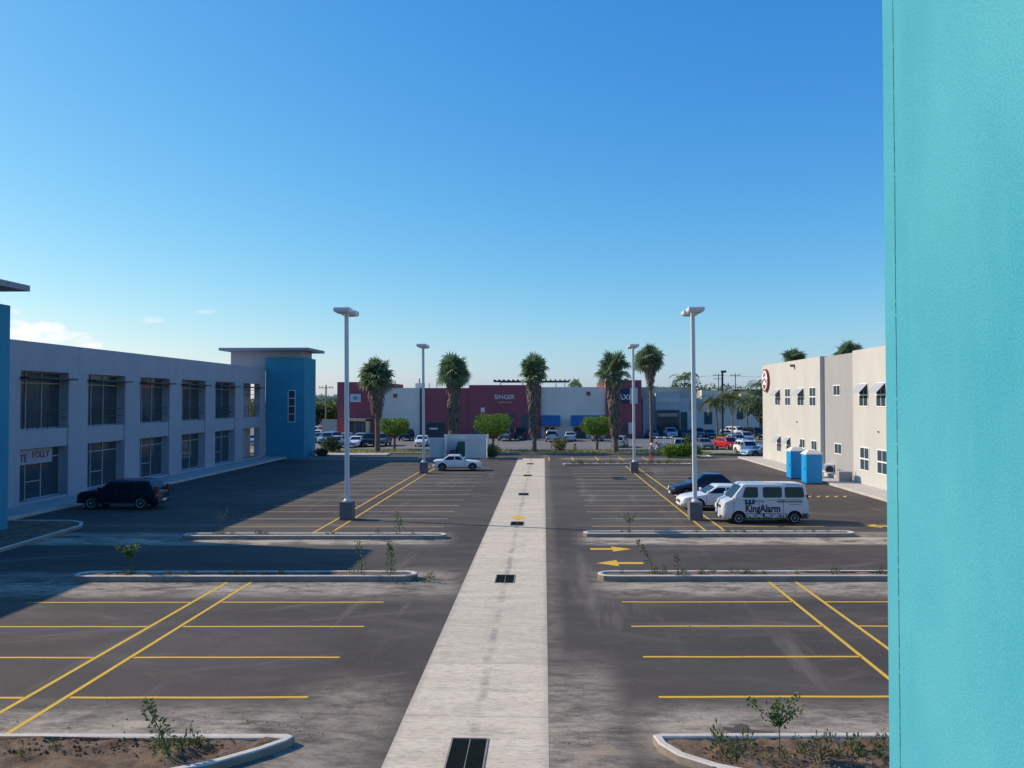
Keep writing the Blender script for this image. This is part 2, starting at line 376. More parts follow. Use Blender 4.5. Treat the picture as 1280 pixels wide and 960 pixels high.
def tag(o, label=None, cat=None, group=None, kind=None):
    if label: o['label'] = label
    if cat: o['category'] = cat
    if group: o['group'] = group
    if kind: o['kind'] = kind
    return o
def empty(name, loc=(0, 0, 0), rz=0, label=None, cat=None, group=None):
    o = bpy.data.objects.new(name, None); C.objects.link(o); o.location = loc; o.rotation_euler = (0, 0, rz); o.empty_display_size = .3
    return tag(o, label, cat, group)
def copy_tree(o, parent=None):
    c = o.copy(); C.objects.link(c); c.parent = parent
    for ch in [q for q in o.children]: copy_tree(ch, c)
    return c
def text_mesh(name, txt, size, material, parent, mtx, extrude=.01, xscale=1, shear=0, bold=0):
    cu = bpy.data.curves.new(name, 'FONT'); cu.body = txt; cu.size = size; cu.extrude = extrude; cu.align_x = 'CENTER'; cu.align_y = 'CENTER'
    cu.shear = shear; cu.offset = bold; cu.resolution_u = 3
    t = bpy.data.objects.new(name, cu); C.objects.link(t); bpy.context.view_layer.update()
    me = bpy.data.meshes.new_from_object(t.evaluated_get(bpy.context.evaluated_depsgraph_get()))
    bpy.data.objects.remove(t); me.transform(Matrix.Diagonal((xscale, 1, 1, 1))); me.transform(mtx)
    me.materials.clear(); me.materials.append(material)
    o = bpy.data.objects.new(name, me); C.objects.link(o); o.parent = parent; return o
def face_minus_y(x, y, z): return Matrix.Translation((x, y, z)) @ Matrix.Rotation(R(90), 4, 'X')
def face_plus_x(x, y, z): return Matrix.Translation((x, y, z)) @ Matrix.Rotation(R(90), 4, 'Z') @ Matrix.Rotation(R(90), 4, 'X')

# ------------------------------------------------------------------ ground
def sheet(name, x0, x1, y0, y1, z, m, kind='structure'):
    b = MB(); b.face([(x0, y0, z), (x1, y0, z), (x1, y1, z), (x0, y1, z)]); return tag(b.build(name, m, fix=False), kind=kind)
sheet('ground', -2500, 2500, -800, 4000, 0, M['ground'])
sheet('parking_lot', -60, 60, -12, 90, .004, M['asphalt'])
sheet('far_parking_lot', -70, 90, 94.5, 210, .004, M['farlot'])
sheet('concrete_strip', -2.66, .08, -2, 82.6, .008, M['concrete'])

SK = .043                                  # rows of stalls and islands run slightly askew to the strip
def sk(x, y): return y+SK*(x+4.75)
mk = MB(); mw = MB()
def stripe(b, x0, x1, y0, y1, z=.008, wob=0):
    if x1-x0 > y1-y0:           # long stripe across: break it up so that it wavers a little
        n = 6; xs = [x0+(x1-x0)*k/n for k in range(n+1)]; ds = [rnd.uniform(-1, 1)*wob for _ in xs]
        for k in range(n): b.face([(xs[k], y0+ds[k], z), (xs[k+1], y0+ds[k+1], z), (xs[k+1], y1+ds[k+1], z), (xs[k], y1+ds[k], z)])
    else: b.face([(x0, y0, z), (x1, y0, z), (x1, y1, z), (x0, y1, z)])
LY = [16.10, 18.62, 21.16, 23.72]
for y in LY:
    stripe(mk, -15.3, -10.48, y-.05, y+.05, wob=.015); stripe(mk, -9.56, -4.77, y-.05, y+.05, wob=.015)
    stripe(mk, 2.31, 7.40, y-.05, y+.05, wob=.015); stripe(mk, 8.35, 13.3, y-.05, y+.05, wob=.015)
for x in (-10.44, -9.65, 7.42, 8.30):
    stripe(mk, x-.05, x+.05, 14.2, 26.35); stripe(mk, x-.05, x+.05, 35.3 if x < 0 else 35.8, 73.0)
for k in range(14):
    y = 37.9+2.56*k; b = mk if k < 1 else mw
    stripe(b, -15.4, -10.48, y-.045, y+.045, wob=.01); stripe(b, -9.56, -4.75+rnd.uniform(-.1, .05), y-.045, y+.045, wob=.01)
for k in range(14):
    y = 37.95+2.5*k; b = mk if k < 1 else mw
    stripe(b, 2.3+rnd.uniform(-.05, .1), 7.40, y-.045, y+.045, wob=.01); stripe(b, 8.35, 13.3, y-.045, y+.045, wob=.01)
for x in (.5, 2.92, 5.4, 7.9, 10.35): stripe(mk, x-.06, x+.06, 79.6, 84.6)
def arrow(b, tipx, tailx, y, z=.008):
    s = 1 if tipx > tailx else -1; hb = tipx-s*.78
    b.face([(tailx, y-.17, z), (hb, y-.17, z), (hb, y+.17, z), (tailx, y+.17, z)]); b.face([(hb, y-.55, z), (tipx, y, z), (hb, y+.55, z)])
arrow(mk, 3.52, 1.86, 32.2); arrow(mk, 1.93, 3.65, 29.4); arrow(mk, 15.15, 17.2, 38.0)
for k in range(5):
    x = 16.3+k*.55; mk.face([(x, 49.5, .008), (x+.16, 49.5, .008), (x+.5, 50.1, .008), (x+.34, 50.1, .008)])
for b in (mk, mw): b.v = [(x, sk(x, y), z) for x, y, z in b.v]
tag(mk.build('road_markings', M['yellow'], fix=False), kind='structure')
tag(mw.build('stall_markings', M['worn'], fix=False), kind='structure')
b = MB()
for px, py in ((647.5, 647), (659, 593.5)):
    c = P(px, py, z=.012); n = 14
    b.face([(c.x+.33*math.cos(2*math.pi*k/n)*rnd.uniform(.8, 1.15), c.y+.75*math.sin(2*math.pi*k/n)*rnd.uniform(.8, 1.15), .012) for k in range(n)])
tag(b.build('paint_patches', M['yellow'], fix=False), kind='structure')
b = MB(); b.face([P(x, y, z=.008) for x, y in ((904, 908), (917, 910), (919, 906), (927, 903.5), (935, 907), (939, 912), (962, 914), (977, 918), (984, 927.6), (938, 927.2), (925, 918), (905, 912))])
tag(b.build('damp_patch', M['stain'], fix=False), kind='structure')
# manholes with their grates
def grate(y, first):
    o = empty('drain_grate', (-1.31, y, .008), 0, None, 'drain grate', 'drain grates down the concrete strip')
    f = MB(); hw, hl = .33, .62
    for a in ((-hw, hw, -hl, -hl+.03), (-hw, hw, hl-.03, hl), (-hw, -hw+.03, -hl+.03, hl-.03), (hw-.03, hw, -hl+.03, hl-.03)): f.box(a[0], a[1], a[2], a[3], .001, .014)
    f.build('frame', M['kerb'], o)
    for s in (-1, 1):
        g = MB(); g.box(min(s*.008, s*.295), max(s*.008, s*.295), -hl+.04, hl-.04, -.001, .003)
        k = -hl+.06
        while k < hl-.06: g.box(min(s*.008, s*.295), max(s*.008, s*.295), k, k+.022, .0032, .007); k += .034
        g.build('panel', M['grate'], o)
    return o
names = ['dark two-panel drain grate set in the concrete strip, the closest to the viewer', 'dark drain grate in the strip level with the two planted islands',
         'drain grate before a yellow paint patch, level with the near lamp posts', 'plain narrow drain grate in the strip behind the grate with the yellow patch',
         'small drain grate with a yellow patch behind it, level with the white saloon', 'tiny farthest drain grate near the end of the concrete strip']
for y, nm in zip((13.65, 26.95, 39.0, 51.2, 63.9, 75.6), names): tag(grate(y, 0), nm)

# ------------------------------------------------------------------ planted islands
def offset(poly, d):
    n = len(poly); out = []
    for i in range(n):
        p0, p1, p2 = Vector(poly[i-1]), Vector(poly[i]), Vector(poly[(i+1) % n])
        e1 = (p1-p0).normalized(); e2 = (p2-p1).normalized(); n1 = Vector((-e1.y, e1.x)); n2 = Vector((-e2.y, e2.x))
        m = (n1+n2).normalized(); out.append(p1+m*d/max(.5, m.dot(n1)))
    return out
def island(poly, h, label, soil_step=.35, soil_m='soil', group='kerbed planting islands in the car park', cat='traffic island', jag=.03):
    poly = [(x, sk(x, y)) for x, y in poly]
    area = sum(poly[i-1][0]*poly[i][1]-poly[i][0]*poly[i-1][1] for i in range(len(poly)))
    if area < 0: poly = poly[::-1]
    o = empty('planted_island', (0, 0, 0), 0, label, cat, group)
    inn = offset(poly, .15); r = lambda pl, z: [(p[0], p[1], z) for p in pl]
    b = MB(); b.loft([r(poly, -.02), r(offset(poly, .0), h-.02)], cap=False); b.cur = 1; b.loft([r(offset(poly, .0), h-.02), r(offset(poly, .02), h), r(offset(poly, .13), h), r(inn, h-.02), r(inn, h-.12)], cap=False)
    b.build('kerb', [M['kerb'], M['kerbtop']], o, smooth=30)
    inn2 = offset(poly, .148); xs = [p[0] for p in inn2]; ys = [p[1] for p in inn2]; pts = [Vector((p[0], p[1])) for p in inn2]; nb = len(pts)
    def inside(x, y):
        c = False
        for i in range(nb):
            a, q = pts[i-1], pts[i]
            if (a.y > y) != (q.y > y) and x < (q.x-a.x)*(y-a.y)/(q.y-a.y)+a.x: c = not c
        return c
    extra = []; y = min(ys)
    while y < max(ys):
        x = min(xs)
        while x < max(xs):
            q = Vector((x+rnd.uniform(-.3, .3)*soil_step, y+rnd.uniform(-.3, .3)*soil_step))
            if inside(q.x, q.y): extra.append(q)
            x += soil_step
        y += soil_step
    vs, es, fs, *_ = delaunay_2d_cdt(pts+extra, [], [list(range(nb))], 1, 1e-4)
    b = MB(); b.v = [(v.x, v.y, h-.04+(mnoise.noise(Vector((v.x*2, v.y*2, 0)))*jag*1.5+rnd.uniform(-1, 1)*jag if i >= nb else -.03)) for i, v in enumerate(vs)]
    b.f = [tuple(f) for f in fs]; b.mi = [0]*len(b.f); b.build('soil', M[soil_m], o, smooth=60)
    return o
def pill(x0, x1, y0, y1, n=5):
    r = (y1-y0)/2; out = []
    for k in range(n+1): a = R(-90+180*k/n); out.append((x1-r+r*math.cos(a)*1.0, (y0+y1)/2+r*math.sin(a)))
    for k in range(n+1): a = R(90+180*k/n); out.append((x0+r+r*math.cos(a), (y0+y1)/2+r*math.sin(a)))
    return out
island([(-19, 14.1), (-19, 11.9), (-8, 11.9), (-6.3, 12.35), (-5.35, 12.85), (-4.75, 13.35), (-4.42, 13.72), (-4.35, 13.9), (-4.5, 14.0)], .15,
       'kerbed island of brown soil at the bottom left corner, with a leaning sapling', .12, jag=.035)
island([(16, 14.05), (16, 11.9), (5.6, 11.9), (3.6, 12.3), (2.75, 12.7), (2.2, 13.15), (1.95, 13.6), (1.9, 13.93), (2.05, 14.0)], .15,
       'kerbed island of reddish soil and weeds at the bottom right, beside the turquoise wall', .12, jag=.035)
island(pill(-15.7, -4.24, 26.4, 27.25), .2, 'long kerbed island on the left behind the nearest parking stalls', .2)
island(pill(1.79, 16.5, 26.4, 27.25), .2, 'long kerbed island on the right behind the nearest stalls, below the yellow arrows', .2)
island(pill(-15.7, -4.23, 34.45, 35.2), .18, 'long kerbed island in front of the left lamp post', .25)
island(pill(1.72, 13.75, 35.0, 35.75), .18, 'long kerbed island in front of the right lamp post and the white van', .25)
island(pill(1.7, 13.7, 73.7, 74.6), .15, 'thin distant island with grass tufts behind the far right lamp post', .4, 'grass')
island([(12.9, 83.2), (13.6, 82.7), (16.4, 82.7), (17.6, 83.6), (17.6, 86), (13.4, 86)], .15, 'small rounded kerbed island full of bright green bushes', .5, 'grass')
island([(-29, 39.4), (-29, 31.0), (-21.4, 31.0), (-21.7, 37.6), (-22.2, 38.6), (-23, 39.2)], .15, 'shaded kerbed planting bed round the foot of the near left tower', .5)
tag(MB().box(-12.6, -2.9, 81.9, 82.2, 0, .14).build('kerb', M['kerb'], bevel=.02), kind='structure')
tag(MB().box(-24.5, -13.1, 82.4, 82.7, 0, .14).build('kerb', M['kerb'], bevel=.02), kind='structure')
tag(MB().box(-24.5, -17, 85.8, 88.2, 0, .14).build('pavement', M['walk'], bevel=.02), kind='structure')
tag(MB().box(-45, 30, 89.4, 96.4, -.2, .07).build('grass_verge', M['grass']), kind='structure')
tag(MB().box(-45, 12, 88.9, 89.2, 0, .12).build('kerb', M['kerb'], bevel=.02), kind='structure')

# pavements at the buildings
tag(MB().box(20.2, 22.9, 30, 84.5, -.1, .15).build('pavement', M['walk'], bevel=.015), kind='structure')
tag(MB().box(-29.5, -26.6, 36.0, 81.9, -.1, .18).build('pavement', M['walk'], bevel=.015), kind='structure')

# ------------------------------------------------------------------ the turquoise wall beside the viewer
tw = empty('turquoise_building_wing', (1.2, 1.2/(PX(1107.5, 1.0)), 0), 0, 'textured turquoise rendered wall very close on the right edge', 'building')
b = MB(); b.box(0, .35, -8, .0, 0, 11.5); b.build('wall', M['turq'], tw)
b = MB(); z = 3.0
while z < 9.0:                             # hairline joint of the corner bead: broken, uneven in width
    w0 = rnd.uniform(.001, .0045); c = -.086+.004*mnoise.noise(Vector((0, 0, z*1.3))); h = rnd.uniform(.015, .06)
    b.box(-.0012, .002, c-w0, c+rnd.uniform(.001, .003), z, z+h); z += h+(rnd.uniform(0, .012) if rnd.random() < .5 else 0)
b.build('render_joint', M['bead'], tw)
b = MB(); b.box(-9, -.002, -9, -2.9, 4.0, 4.3); b.build('balcony_floor', M['kerb'], tw)
b = MB(); b.box(-9, -.002, -13, -9.01, 0, 10); b.build('rear_wall', M['turq'], tw)

# ------------------------------------------------------------------ left office building
OX = -28.9
LB = empty('office_building', (OX, 60, 0), 0, 'long two-storey grey office block in shade with deep window bays on the left', 'building')
def lb(bm, name, m, parent=LB, **k):
    bm.v = [(x-OX, y-60, z) for x, y, z in bm.v]; return bm.build(name, m, parent, **k)
b = MB()
openings = [(43.1+6.56*k, 43.1+6.56*k+4.48) for k in range(-7, 6)]
edges = [-6]
prev = -6
for (a, e) in openings:
    b.box(OX-.6, OX, prev, a, 0, 7.66); prev = e
    b.box(OX-.56, OX-.07, a+.003, e-.003, 3.26, 4.34)
    b.box(OX-.56, OX-.07, a+.003, e-.003, 0, .32)
b.box(OX-.6, OX, prev, 81.96, 0, 7.66)
for k in range(len(openings)):
    y0 = openings[k][0]-1.04; y1 = y0+6.54; y0 = -6 if k == 0 else y0; y1 = 81.96 if k == len(openings)-1 else y1
    b.box(OX-.6, OX, y0, y1, 7.663, 9.32)
b.box(OX-.58, OX-.03, -6, 81.96, 7.67, 9.30)
b.box(-45, OX-1.2, -6, 75.8, 0, 8.9); b.box(-45, OX-1.3, 75.82, 81.3, 0, 8.9)
b.box(-45, OX-.61, -6, 81.9, 8.92, 9.2); b.box(-45.3, -45.001, -6, 81.9, 0, 9.3)
b.box(OX-1.19, OX-.61, -6, 81.9, 3.5, 4.1)
lb(b, 'wall', M['lstucco'])
for k, (a, e) in enumerate(openings[5:]):
    last = k == len(openings[5:])-1
    for (z0, z1, up) in ((4.34, 7.66, 1), (.32, 3.26, 0)):
        ym = (a+e)/2
        if not last:
            f = MB(); xw = OX-.60
            ys = [a, a+.28*(e-a), a+.60*(e-a), e]; zt = z0+(z1-z0)*.80
            for y in ys: f.box(xw, xw+.06, max(a, y-.03), min(e, y+.03), z0, z1)
            for z in (z0, z1-.06): f.box(xw, xw+.055, a, e, z, z+.06)
            f.box(xw, xw+.055, a, e, zt-.03, zt+.03)
            if not up: f.box(xw, xw+.05, ys[1], ys[2], z0+1.0, z0+1.05)
            w = lb(f, 'window', M['frame'])
            g = MB().box(xw-.03, xw+.004, a, e, z0, z1); lb(g, 'pane', M['glass'], w)
        if up:
            r = MB()
            for z in (4.95, 5.42): r.box(OX-.2, OX-.16, a, e, z, z+.035)
            for j in range(1, 5): y = a+(e-a)*j/5; r.box(OX-.195, OX-.165, y-.012, y+.012, 4.34, 5.42)
            lb(r, 'railing', M['dark'])
            s = MB(); s.box(OX-.3, OX+.55, a-.12, e+.1, 7.22, 7.26)
            for j in range(6): s.box(OX-.25, OX+.5, a+(e-a)*j/5-.02, a+(e-a)*j/5+.02, 7.26, 7.32)
            for j in range(4): s.box(OX+.02+.15*j, OX+.06+.15*j, a-.1, e+.08, 7.26, 7.31)
            if last: s.box(OX-.62, OX-.58, a, e, 7.0, 7.05); s.box(OX-.62, OX-.58, a, e, 6.55, 6.6)
            lb(s, 'sunshade', M['dark'])
# shop front panel with red letters in the first visible bay on the ground
a, e = openings[7]
b = MB(); b.box(OX-.5, OX-.44, a+.1, a+3.6, 2.35, 3.2); pn = lb(b, 'sign_panel', M['lstucco'])
text_mesh('lettering', 'TE', .6, M['redtext'], LB, face_plus_x(-.425, a+.95-60, 2.70), .01)
text_mesh('lettering', 'FOLLY', .55, M['redtext'], LB, face_plus_x(-.425, a+2.5-60, 2.85), .01)
b = MB(); b.box(OX-.53, OX-.47, a+.1, a+1.1, .35, 2.3); lb(b, 'door', M['glass'])
def tower(oy, name, label, x1, yf, yb, ztop):
    T = empty(name, (x1, yf, 0), 0, label, 'tower', 'blue corner towers with flat overhanging roofs')
    def tb(bm, nm, m, p=T, **k):
        bm.v = [(x-x1, y-yf, z) for x, y, z in bm.v]; return bm.build(nm, m, p, **k)
    tb(MB().box(OX+.003, x1, yf, yb, 0, ztop-.95), 'wall', M['lblue'])
    b = MB(); b.box(OX-3.8, x1-.35, yf+.3, yb-.3, 9.2, ztop-.28)
    b.box(OX-3.8, OX-3.5, yf+.3, yb-.3, 0, 9.2); b.box(OX-3.5, OX-.01, yf+.35, yb-.35, 3.6, 4.1)
    tb(b, 'neck', M['lstucco'])
    tb(MB().box(OX-4.5, x1+.8, yf-1.2, yb+(.2 if yf < 50 else .6), ztop-.28, ztop), 'roof', M['lroof'], bevel=.02)
    return T, tb
T1, tb1 = tower(0, 'blue_stair_tower', 'far blue tower with a thin slit window at the end of the office block', -24.85, 82.0, 86.2, 11.4)
f = MB(); x0, x1 = PX(360, 82), PX(369.2, 82); z1, z0 = PZ(487.5, 82), PZ(528, 82)
for x in (x0, x1-.06): f.box(x, x+.06, 81.96, 82.0, z0, z1)
for k in range(5): z = z0+(z1-z0-.06)*k/4; f.box(x0+.06, x1-.06, 81.962, 82.0, z, z+.06)
w = tb1(f, 'slit_window', M['offwhite']); g = MB().box(x0+.03, x1-.03, 81.98, 81.999, z0, z1); tb1(g, 'pane', M['glass'], w)
T2, tb2 = tower(0, 'blue_stair_tower', 'near blue tower whose overhanging roof cuts into the left edge of the picture', -24.6, 31.7, 35.88, 11.32)

# ------------------------------------------------------------------ right cream building
RB = empty('cream_building', (22.3, 60, 0), 0, 'two-storey cream building with small white windows on the right', 'building')
def rb(bm, name, m, parent=RB, **k):
    bm.v = [(x-22.3, y-60, z) for x, y, z in bm.v]; return bm.build(name, m, parent, **k)
rb(MB().box(22.3, 42, 65.6, 82.6, 0, 9.55).box(22.3, 42, 30, 58.75, 0, 9.58), 'wall', M['cream'])
rb(MB().box(22.64, 41, 58.753, 65.597, 0, 9.5), 'recessed_wall', M['rgrey'])
rb(MB().box(22.45, 41.9, 65.75, 82.45, 9.551, 9.57).box(22.45, 41.9, 40, 58.6, 9.581, 9.60), 'roof', M['kerb'])
def rwin(y0, y1, z0, z1, x=22.3, open_=False, half=True):
    f = MB(); t = .07
    f.box(x-.03, x+.01, y0, y0+t, z0, z1); f.box(x-.03, x+.01, y1-t, y1, z0, z1)
    for z in (z0, z1-t): f.box(x-.03, x+.01, y0+t, y1-t, z, z+t)
    if half: zm = (z0+z1)/2; f.box(x-.028, x+.01, y0+t, y1-t, zm-.05, zm+.05)
    ym = (y0+y1)/2; f.box(x-.026, x+.01, ym-.025, ym+.025, z0+t, z1-t)
    w = rb(f, 'window', M['white']); rb(MB().box(x-.012, x-.002, y0+t, y1-t, z0+t, z1-t), 'pane', M['glass'], w)
    if open_:
        zm = (z0+z1)/2 if half else z0; s = MB(); hz = z1-t-zm
        a = Vector((x-.035, y0+t, z1-t)); d = Vector((-.55, 0, -.60))
        for ya, yb_ in ((y0+t, y0+t+.06), (y1-t-.06, y1-t)):
            s.loft([[a+Vector((0, ya-a.y, 0)), a+Vector((0, yb_-a.y, 0)), a+Vector((0, yb_-a.y, 0))+d, a+Vector((0, ya-a.y, 0))+d],
                    [a+Vector((0, ya-a.y, .03)), a+Vector((0, yb_-a.y, .03)), a+Vector((0, yb_-a.y, .03))+d, a+Vector((0, ya-a.y, .03))+d]])
        e2 = a+d*.93; s.loft([[e2, e2+Vector((0, y1-y0-2*t, 0)), e2+Vector((0, y1-y0-2*t, 0))+d*.07, e2+d*.07], [e2+Vector((0, 0, .03)), e2+Vector((0, y1-y0-2*t, .03)), e2+Vector((0, y1-y0-2*t, .03))+d*.07, e2+d*.07+Vector((0, 0, .03))]])
        a2 = a+Vector((0, .06, .01)); L2 = Vector((0, y1-y0-2*t-.12, 0)); h = Vector((0, 0, .01))
        s.loft([[a2, a2+L2, a2+L2+d*.93, a2+d*.93], [a2+h, a2+L2+h, a2+L2+d*.93+h, a2+d*.93+h]])
        rb(s, 'open_sash', M['frame'], w)
U = ((76.5, 78.2, True), (73.4, 75.0, False), (69.6, 71.4, True), (66.6, 68.2, False))
for y0, y1, op in U: rwin(y0, y1, 5.5, 7.1, open_=op)
for (y0, y1), op in zip(((76.3, 77.7), (73.4, 74.7), (69.4, 70.8), (66.4, 67.8)), (True, True, False, False)): rwin(y0, y1, 1.1, 2.7, open_=op)
for k, (y0, y1) in enumerate(((56.0, 57.6), (53.1, 54.7), (50.2, 51.8), (47, 48.6))):
    rwin(y0, y1, 5.55, 7.2, open_=True); rwin(y0-.1, y1-.1, 1.1, 2.75)
rwin(62.1, 63.6, 6.35, 7.2, x=22.64, half=False); rwin(61.9, 63.4, 1.85, 2.7, x=22.64, half=False)
for (y, z) in ((72.2, 9.0), ):
    s = MB(); s.box(21.95, 22.3, y-.16, y+.16, z-.02, z+.02); s.box(21.95, 22.3, y-.16, y-.12, z+.02, z+.2); s.box(21.95, 22.3, y+.12, y+.16, z+.02, z+.2); rb(s, 'roof_spout', M['wood'])
for y, z in ((71.5, 4.1), (54.3, 3.9)): rb(MB().box(22.22, 22.3, y-.05, y+.05, z-.05, z+.05), 'vent_stub', M['dark'])
# steps and kerb blocks in the recess
tag(MB().box(21.7, 22.6, 60.1, 63.6, .152, .42).build('doorstep', M['walk'], bevel=.02), 'low pale concrete step in the grey recess of the cream building', 'step')
tag(MB().box(21.3, 22.25, 58.8, 59.6, .152, .85).build('service_box', M['rgrey'], bevel=.03), 'square grey box on the pavement where the grey wall meets the cream wall', 'box')
ac = empty('air_conditioner', (22.25, 63.9, .152), 0, 'white air conditioner unit with a dark fan standing in the grey recess', 'air conditioner')
MB().box(-.35, .35, -.45, .45, 0, .85).build('casing', M['offwhite'], ac, bevel=.03)
MB().lathe([(.3, 0), (.3, -.02), (.24, -.03), (.05, -.035)], (0, -.45, .45), 'y').build('fan', M['dark'], ac)
MB().lathe([(.3, 0), (.28, .02)], (0, 0, 0)).build('pipe', M['dark'], ac).scale = (.05, .05, 1)
# roof machinery
rt = empty('roof_tank', (24.5, 57.3, 9.62), 0, 'grey roof cabin with a white post on the near cream roof', 'rooftop unit')
MB().box(.8, 9, -1.4, 1.2, 0, .95).build('casing', M['lroof'], rt, bevel=.05); MB().box(.1, .7, -1.2, .4, 0, 1.0).build('end_cover', M['white'], rt, bevel=.04)
MB().box(5.2, 6.2, -1.2, -.2, .951, 1.2).build('hatch', M['white'], rt, bevel=.05)
# round emblem sign
sg = empty('round_sign', (22.3, 81.1, 8.0), 0, 'round maroon and white emblem sign on the far corner of the cream wall', 'sign')
b = MB(); n = 36
def disc(r, x0, x1): return [[(x, r*math.cos(2*math.pi*k/n), r*math.sin(2*math.pi*k/n)) for k in range(n)] for x in (x0, x1)]
MB().loft(disc(1.12, -.22, -.01)).build('drum', M['signred'], sg, smooth=40)
MB().loft(disc(.98, -.235, -.221)).build('face', M['offwhite'], sg)
b = MB()
def chev(zc, w, h, t): 
    for s in (-1, 1):
        poly = [(0, zc), (s*w, zc-h), (s*w, zc-h-t), (0, zc-t)]
        b.prism(poly, 'x', -.25, -.236)
chev(.86, .42, .34, .18); chev(.30, .62, .40, .2); chev(.58, .3, .2, .10)
b.prism([(-.55, -.45), (.55, -.45), (.25, -.86), (-.25, -.86)], 'x', -.25, -.236); b.prism([(-.85, .1), (-.62, .1), (-.55, -.35), (-.7, -.5)], 'x', -.25, -.236)
b.prism([(.85, .1), (.62, .1), (.55, -.35), (.7, -.5)], 'x', -.25, -.236)
b.build('emblem', M['signred'], sg)

# ------------------------------------------------------------------ shopping building across the road
YF = 128
SB = empty('shopping_building', (0, YF, 0), 0, 'long low maroon and grey shop building in shade across the far car park', 'building')
def sb(bm, name, m, parent=SB, **k):
    bm.v = [(x, y-YF, z) for x, y, z in bm.v]; return bm.build(name, m, parent, **k)
def seg(px0, px1, pyt, m, y=YF, name='wall', d=22):
    return sb(MB().box(PX(px0, y), PX(px1, y), y, y+d, 0, PZ(pyt, y)), name, m)
seg(421.5, 474, 477.3, M['maroon'], YF-.6); seg(474.1, 525, 484.8, M['fgrey']); seg(525.1, 530, 485, M['dark'], YF-.3)
seg(530.1, 586, 484.9, M['maroon'], YF-.3); seg(586.1, 676, 481.2, M['maroon'], YF-.5); seg(676.1, 757, 483.9, M['fgrey']); seg(757.1, 802, 475.2, M['maroon'], YF-.6)
def fbox(px0, px1, py0, py1, y, th, m, name, parent=SB):
    return sb(MB().box(PX(px0, y), PX(px1, y), y-th, y, PZ(py1, y), PZ(py0, y)), name, m, parent)
# entrance portal
b = MB(); y = YF-.6
for q in ((433, 437.3, 524, 552), (459, 463, 524, 552), (433, 463, 523.2, 526.4)): b.box(PX(q[0], y), PX(q[1], y), y-1.1, y-.002, PZ(q[3], y), PZ(q[2], y)+(.002 if q[2] > 524 else 0))
sb(b, 'portal', M['portal'])
g = fbox(438, 458.5, 527, 550, YF-.6, .05, M['glass2'], 'shop_window')
b = MB()
for px in (444, 454): b.box(PX(px, y)-.05, PX(px, y)+.05, y-.1, y-.052, 0, PZ(527, y))
sb(b, 'mullion', M['frame'])
fbox(534, 556, 528.5, 549, YF-.3, .05, M['glass'], 'shop_window'); fbox(537, 547, 535, 537, YF-.3, .08, M['lettering'], 'window_banner')
for q in ((593, 604, 520, 546), (623, 643, 517.5, 531), (652, 661, 520, 540)): fbox(*q, YF-.5, .05, M['glass2'], 'shop_window')
fbox(625, 641, 533, 548, YF-.5, .06, M['glass'], 'shop_door')
fbox(601, 606, 509.5, 515.5, YF-.5, .09, M['fgrey'], 'wall_plaque'); fbox(491.5, 496.5, 492, 497, YF, .06, M['maroon'], 'louvre'); fbox(733, 738, 489.5, 494.5, YF, .06, M['maroon'], 'louvre')
for q in ((681, 686, 534, 546), (688, 693, 534, 546), (717, 732, 534, 550), (737, 745, 537, 550)): fbox(*q, YF, .05, M['glass'], 'shop_window')
fbox(779, 784, 531, 551, YF-.6, .05, M['glass'], 'shop_door'); fbox(785.5, 791.5, 528, 542, YF-.6, .07, M['fgrey'], 'notice_board')
for px0, px1 in ((677, 700), (713.5, 757)):
    x0, x1 = PX(px0, YF), PX(px1, YF); z1, z0 = PZ(519, YF), PZ(532, YF); b = MB()
    b.prism([(YF-.001, z0), (YF-1.5, z0), (YF-1.5, z0+.25), (YF-.001, z1)], 'x', x0, x1)
    sb(b, 'awning', M['awn'])
for px, py0, py1 in ((478, 478, 485), (505, 474, 485), (610, 472, 481)):
    pass
# signs fixed on it are things of their own
sgn = empty('shop_sign', (PX(630.7, YF-.5), YF-.55, PZ(496.5, YF)), 0, 'white capital letters SINGER on the maroon shop wall', 'sign')
text_mesh('lettering', 'SINGER', .98, M['lettering'], sgn, face_minus_y(0, -.05, 0), .03, 1.0)
text_mesh('small_lettering', 'SUPERSTORES', .34, M['fgrey'], sgn, face_minus_y(.1, -.05, -.85), .02, 1.0)
yy = YF-.6
sg2 = empty('shop_sign', (PX(784, yy), yy-.1, PZ(496, yy)), 0, 'dark panel with big pale letters on the tall maroon block beside a palm', 'sign')
hw = PX(797, yy)-PX(784, yy)
MB().box(-hw-.4, hw-1.2, -.06, .09, -.95, 1.3).build('panel', M['navy'], sg2); MB().box(hw-1.19, hw, -.06, .09, -1.1, 1.4).build('side_panel', M['fblue'], sg2)
text_mesh('lettering', 'MAXIE', 1.25, M['lettering'], sg2, face_minus_y(-.65, -.09, -.1), .03, .95, bold=.01)
sg3 = empty('shop_sign', (PX(444.6, yy), yy-.1, PZ(497.6, yy)), 0, 'square pale sign with a teal diamond on the left maroon block', 'sign')
MB().box(-.85, .85, -.06, .09, -.65, .65).build('panel', M['fblue'], sg3)
b = MB(); b.prism([(-.5, 0), (0, -.14), (.5, 0), (0, .3)], 'y', -.08, -.061); b.build('emblem', mat('teal', (.03, .22, .30), .6), sg3)
b = MB(); b.prism([(-.4, -.22), (.4, -.22), (.4, -.28), (-.4, -.28)], 'y', -.08, -.061); b.build('lettering', M['navy'], sg3)
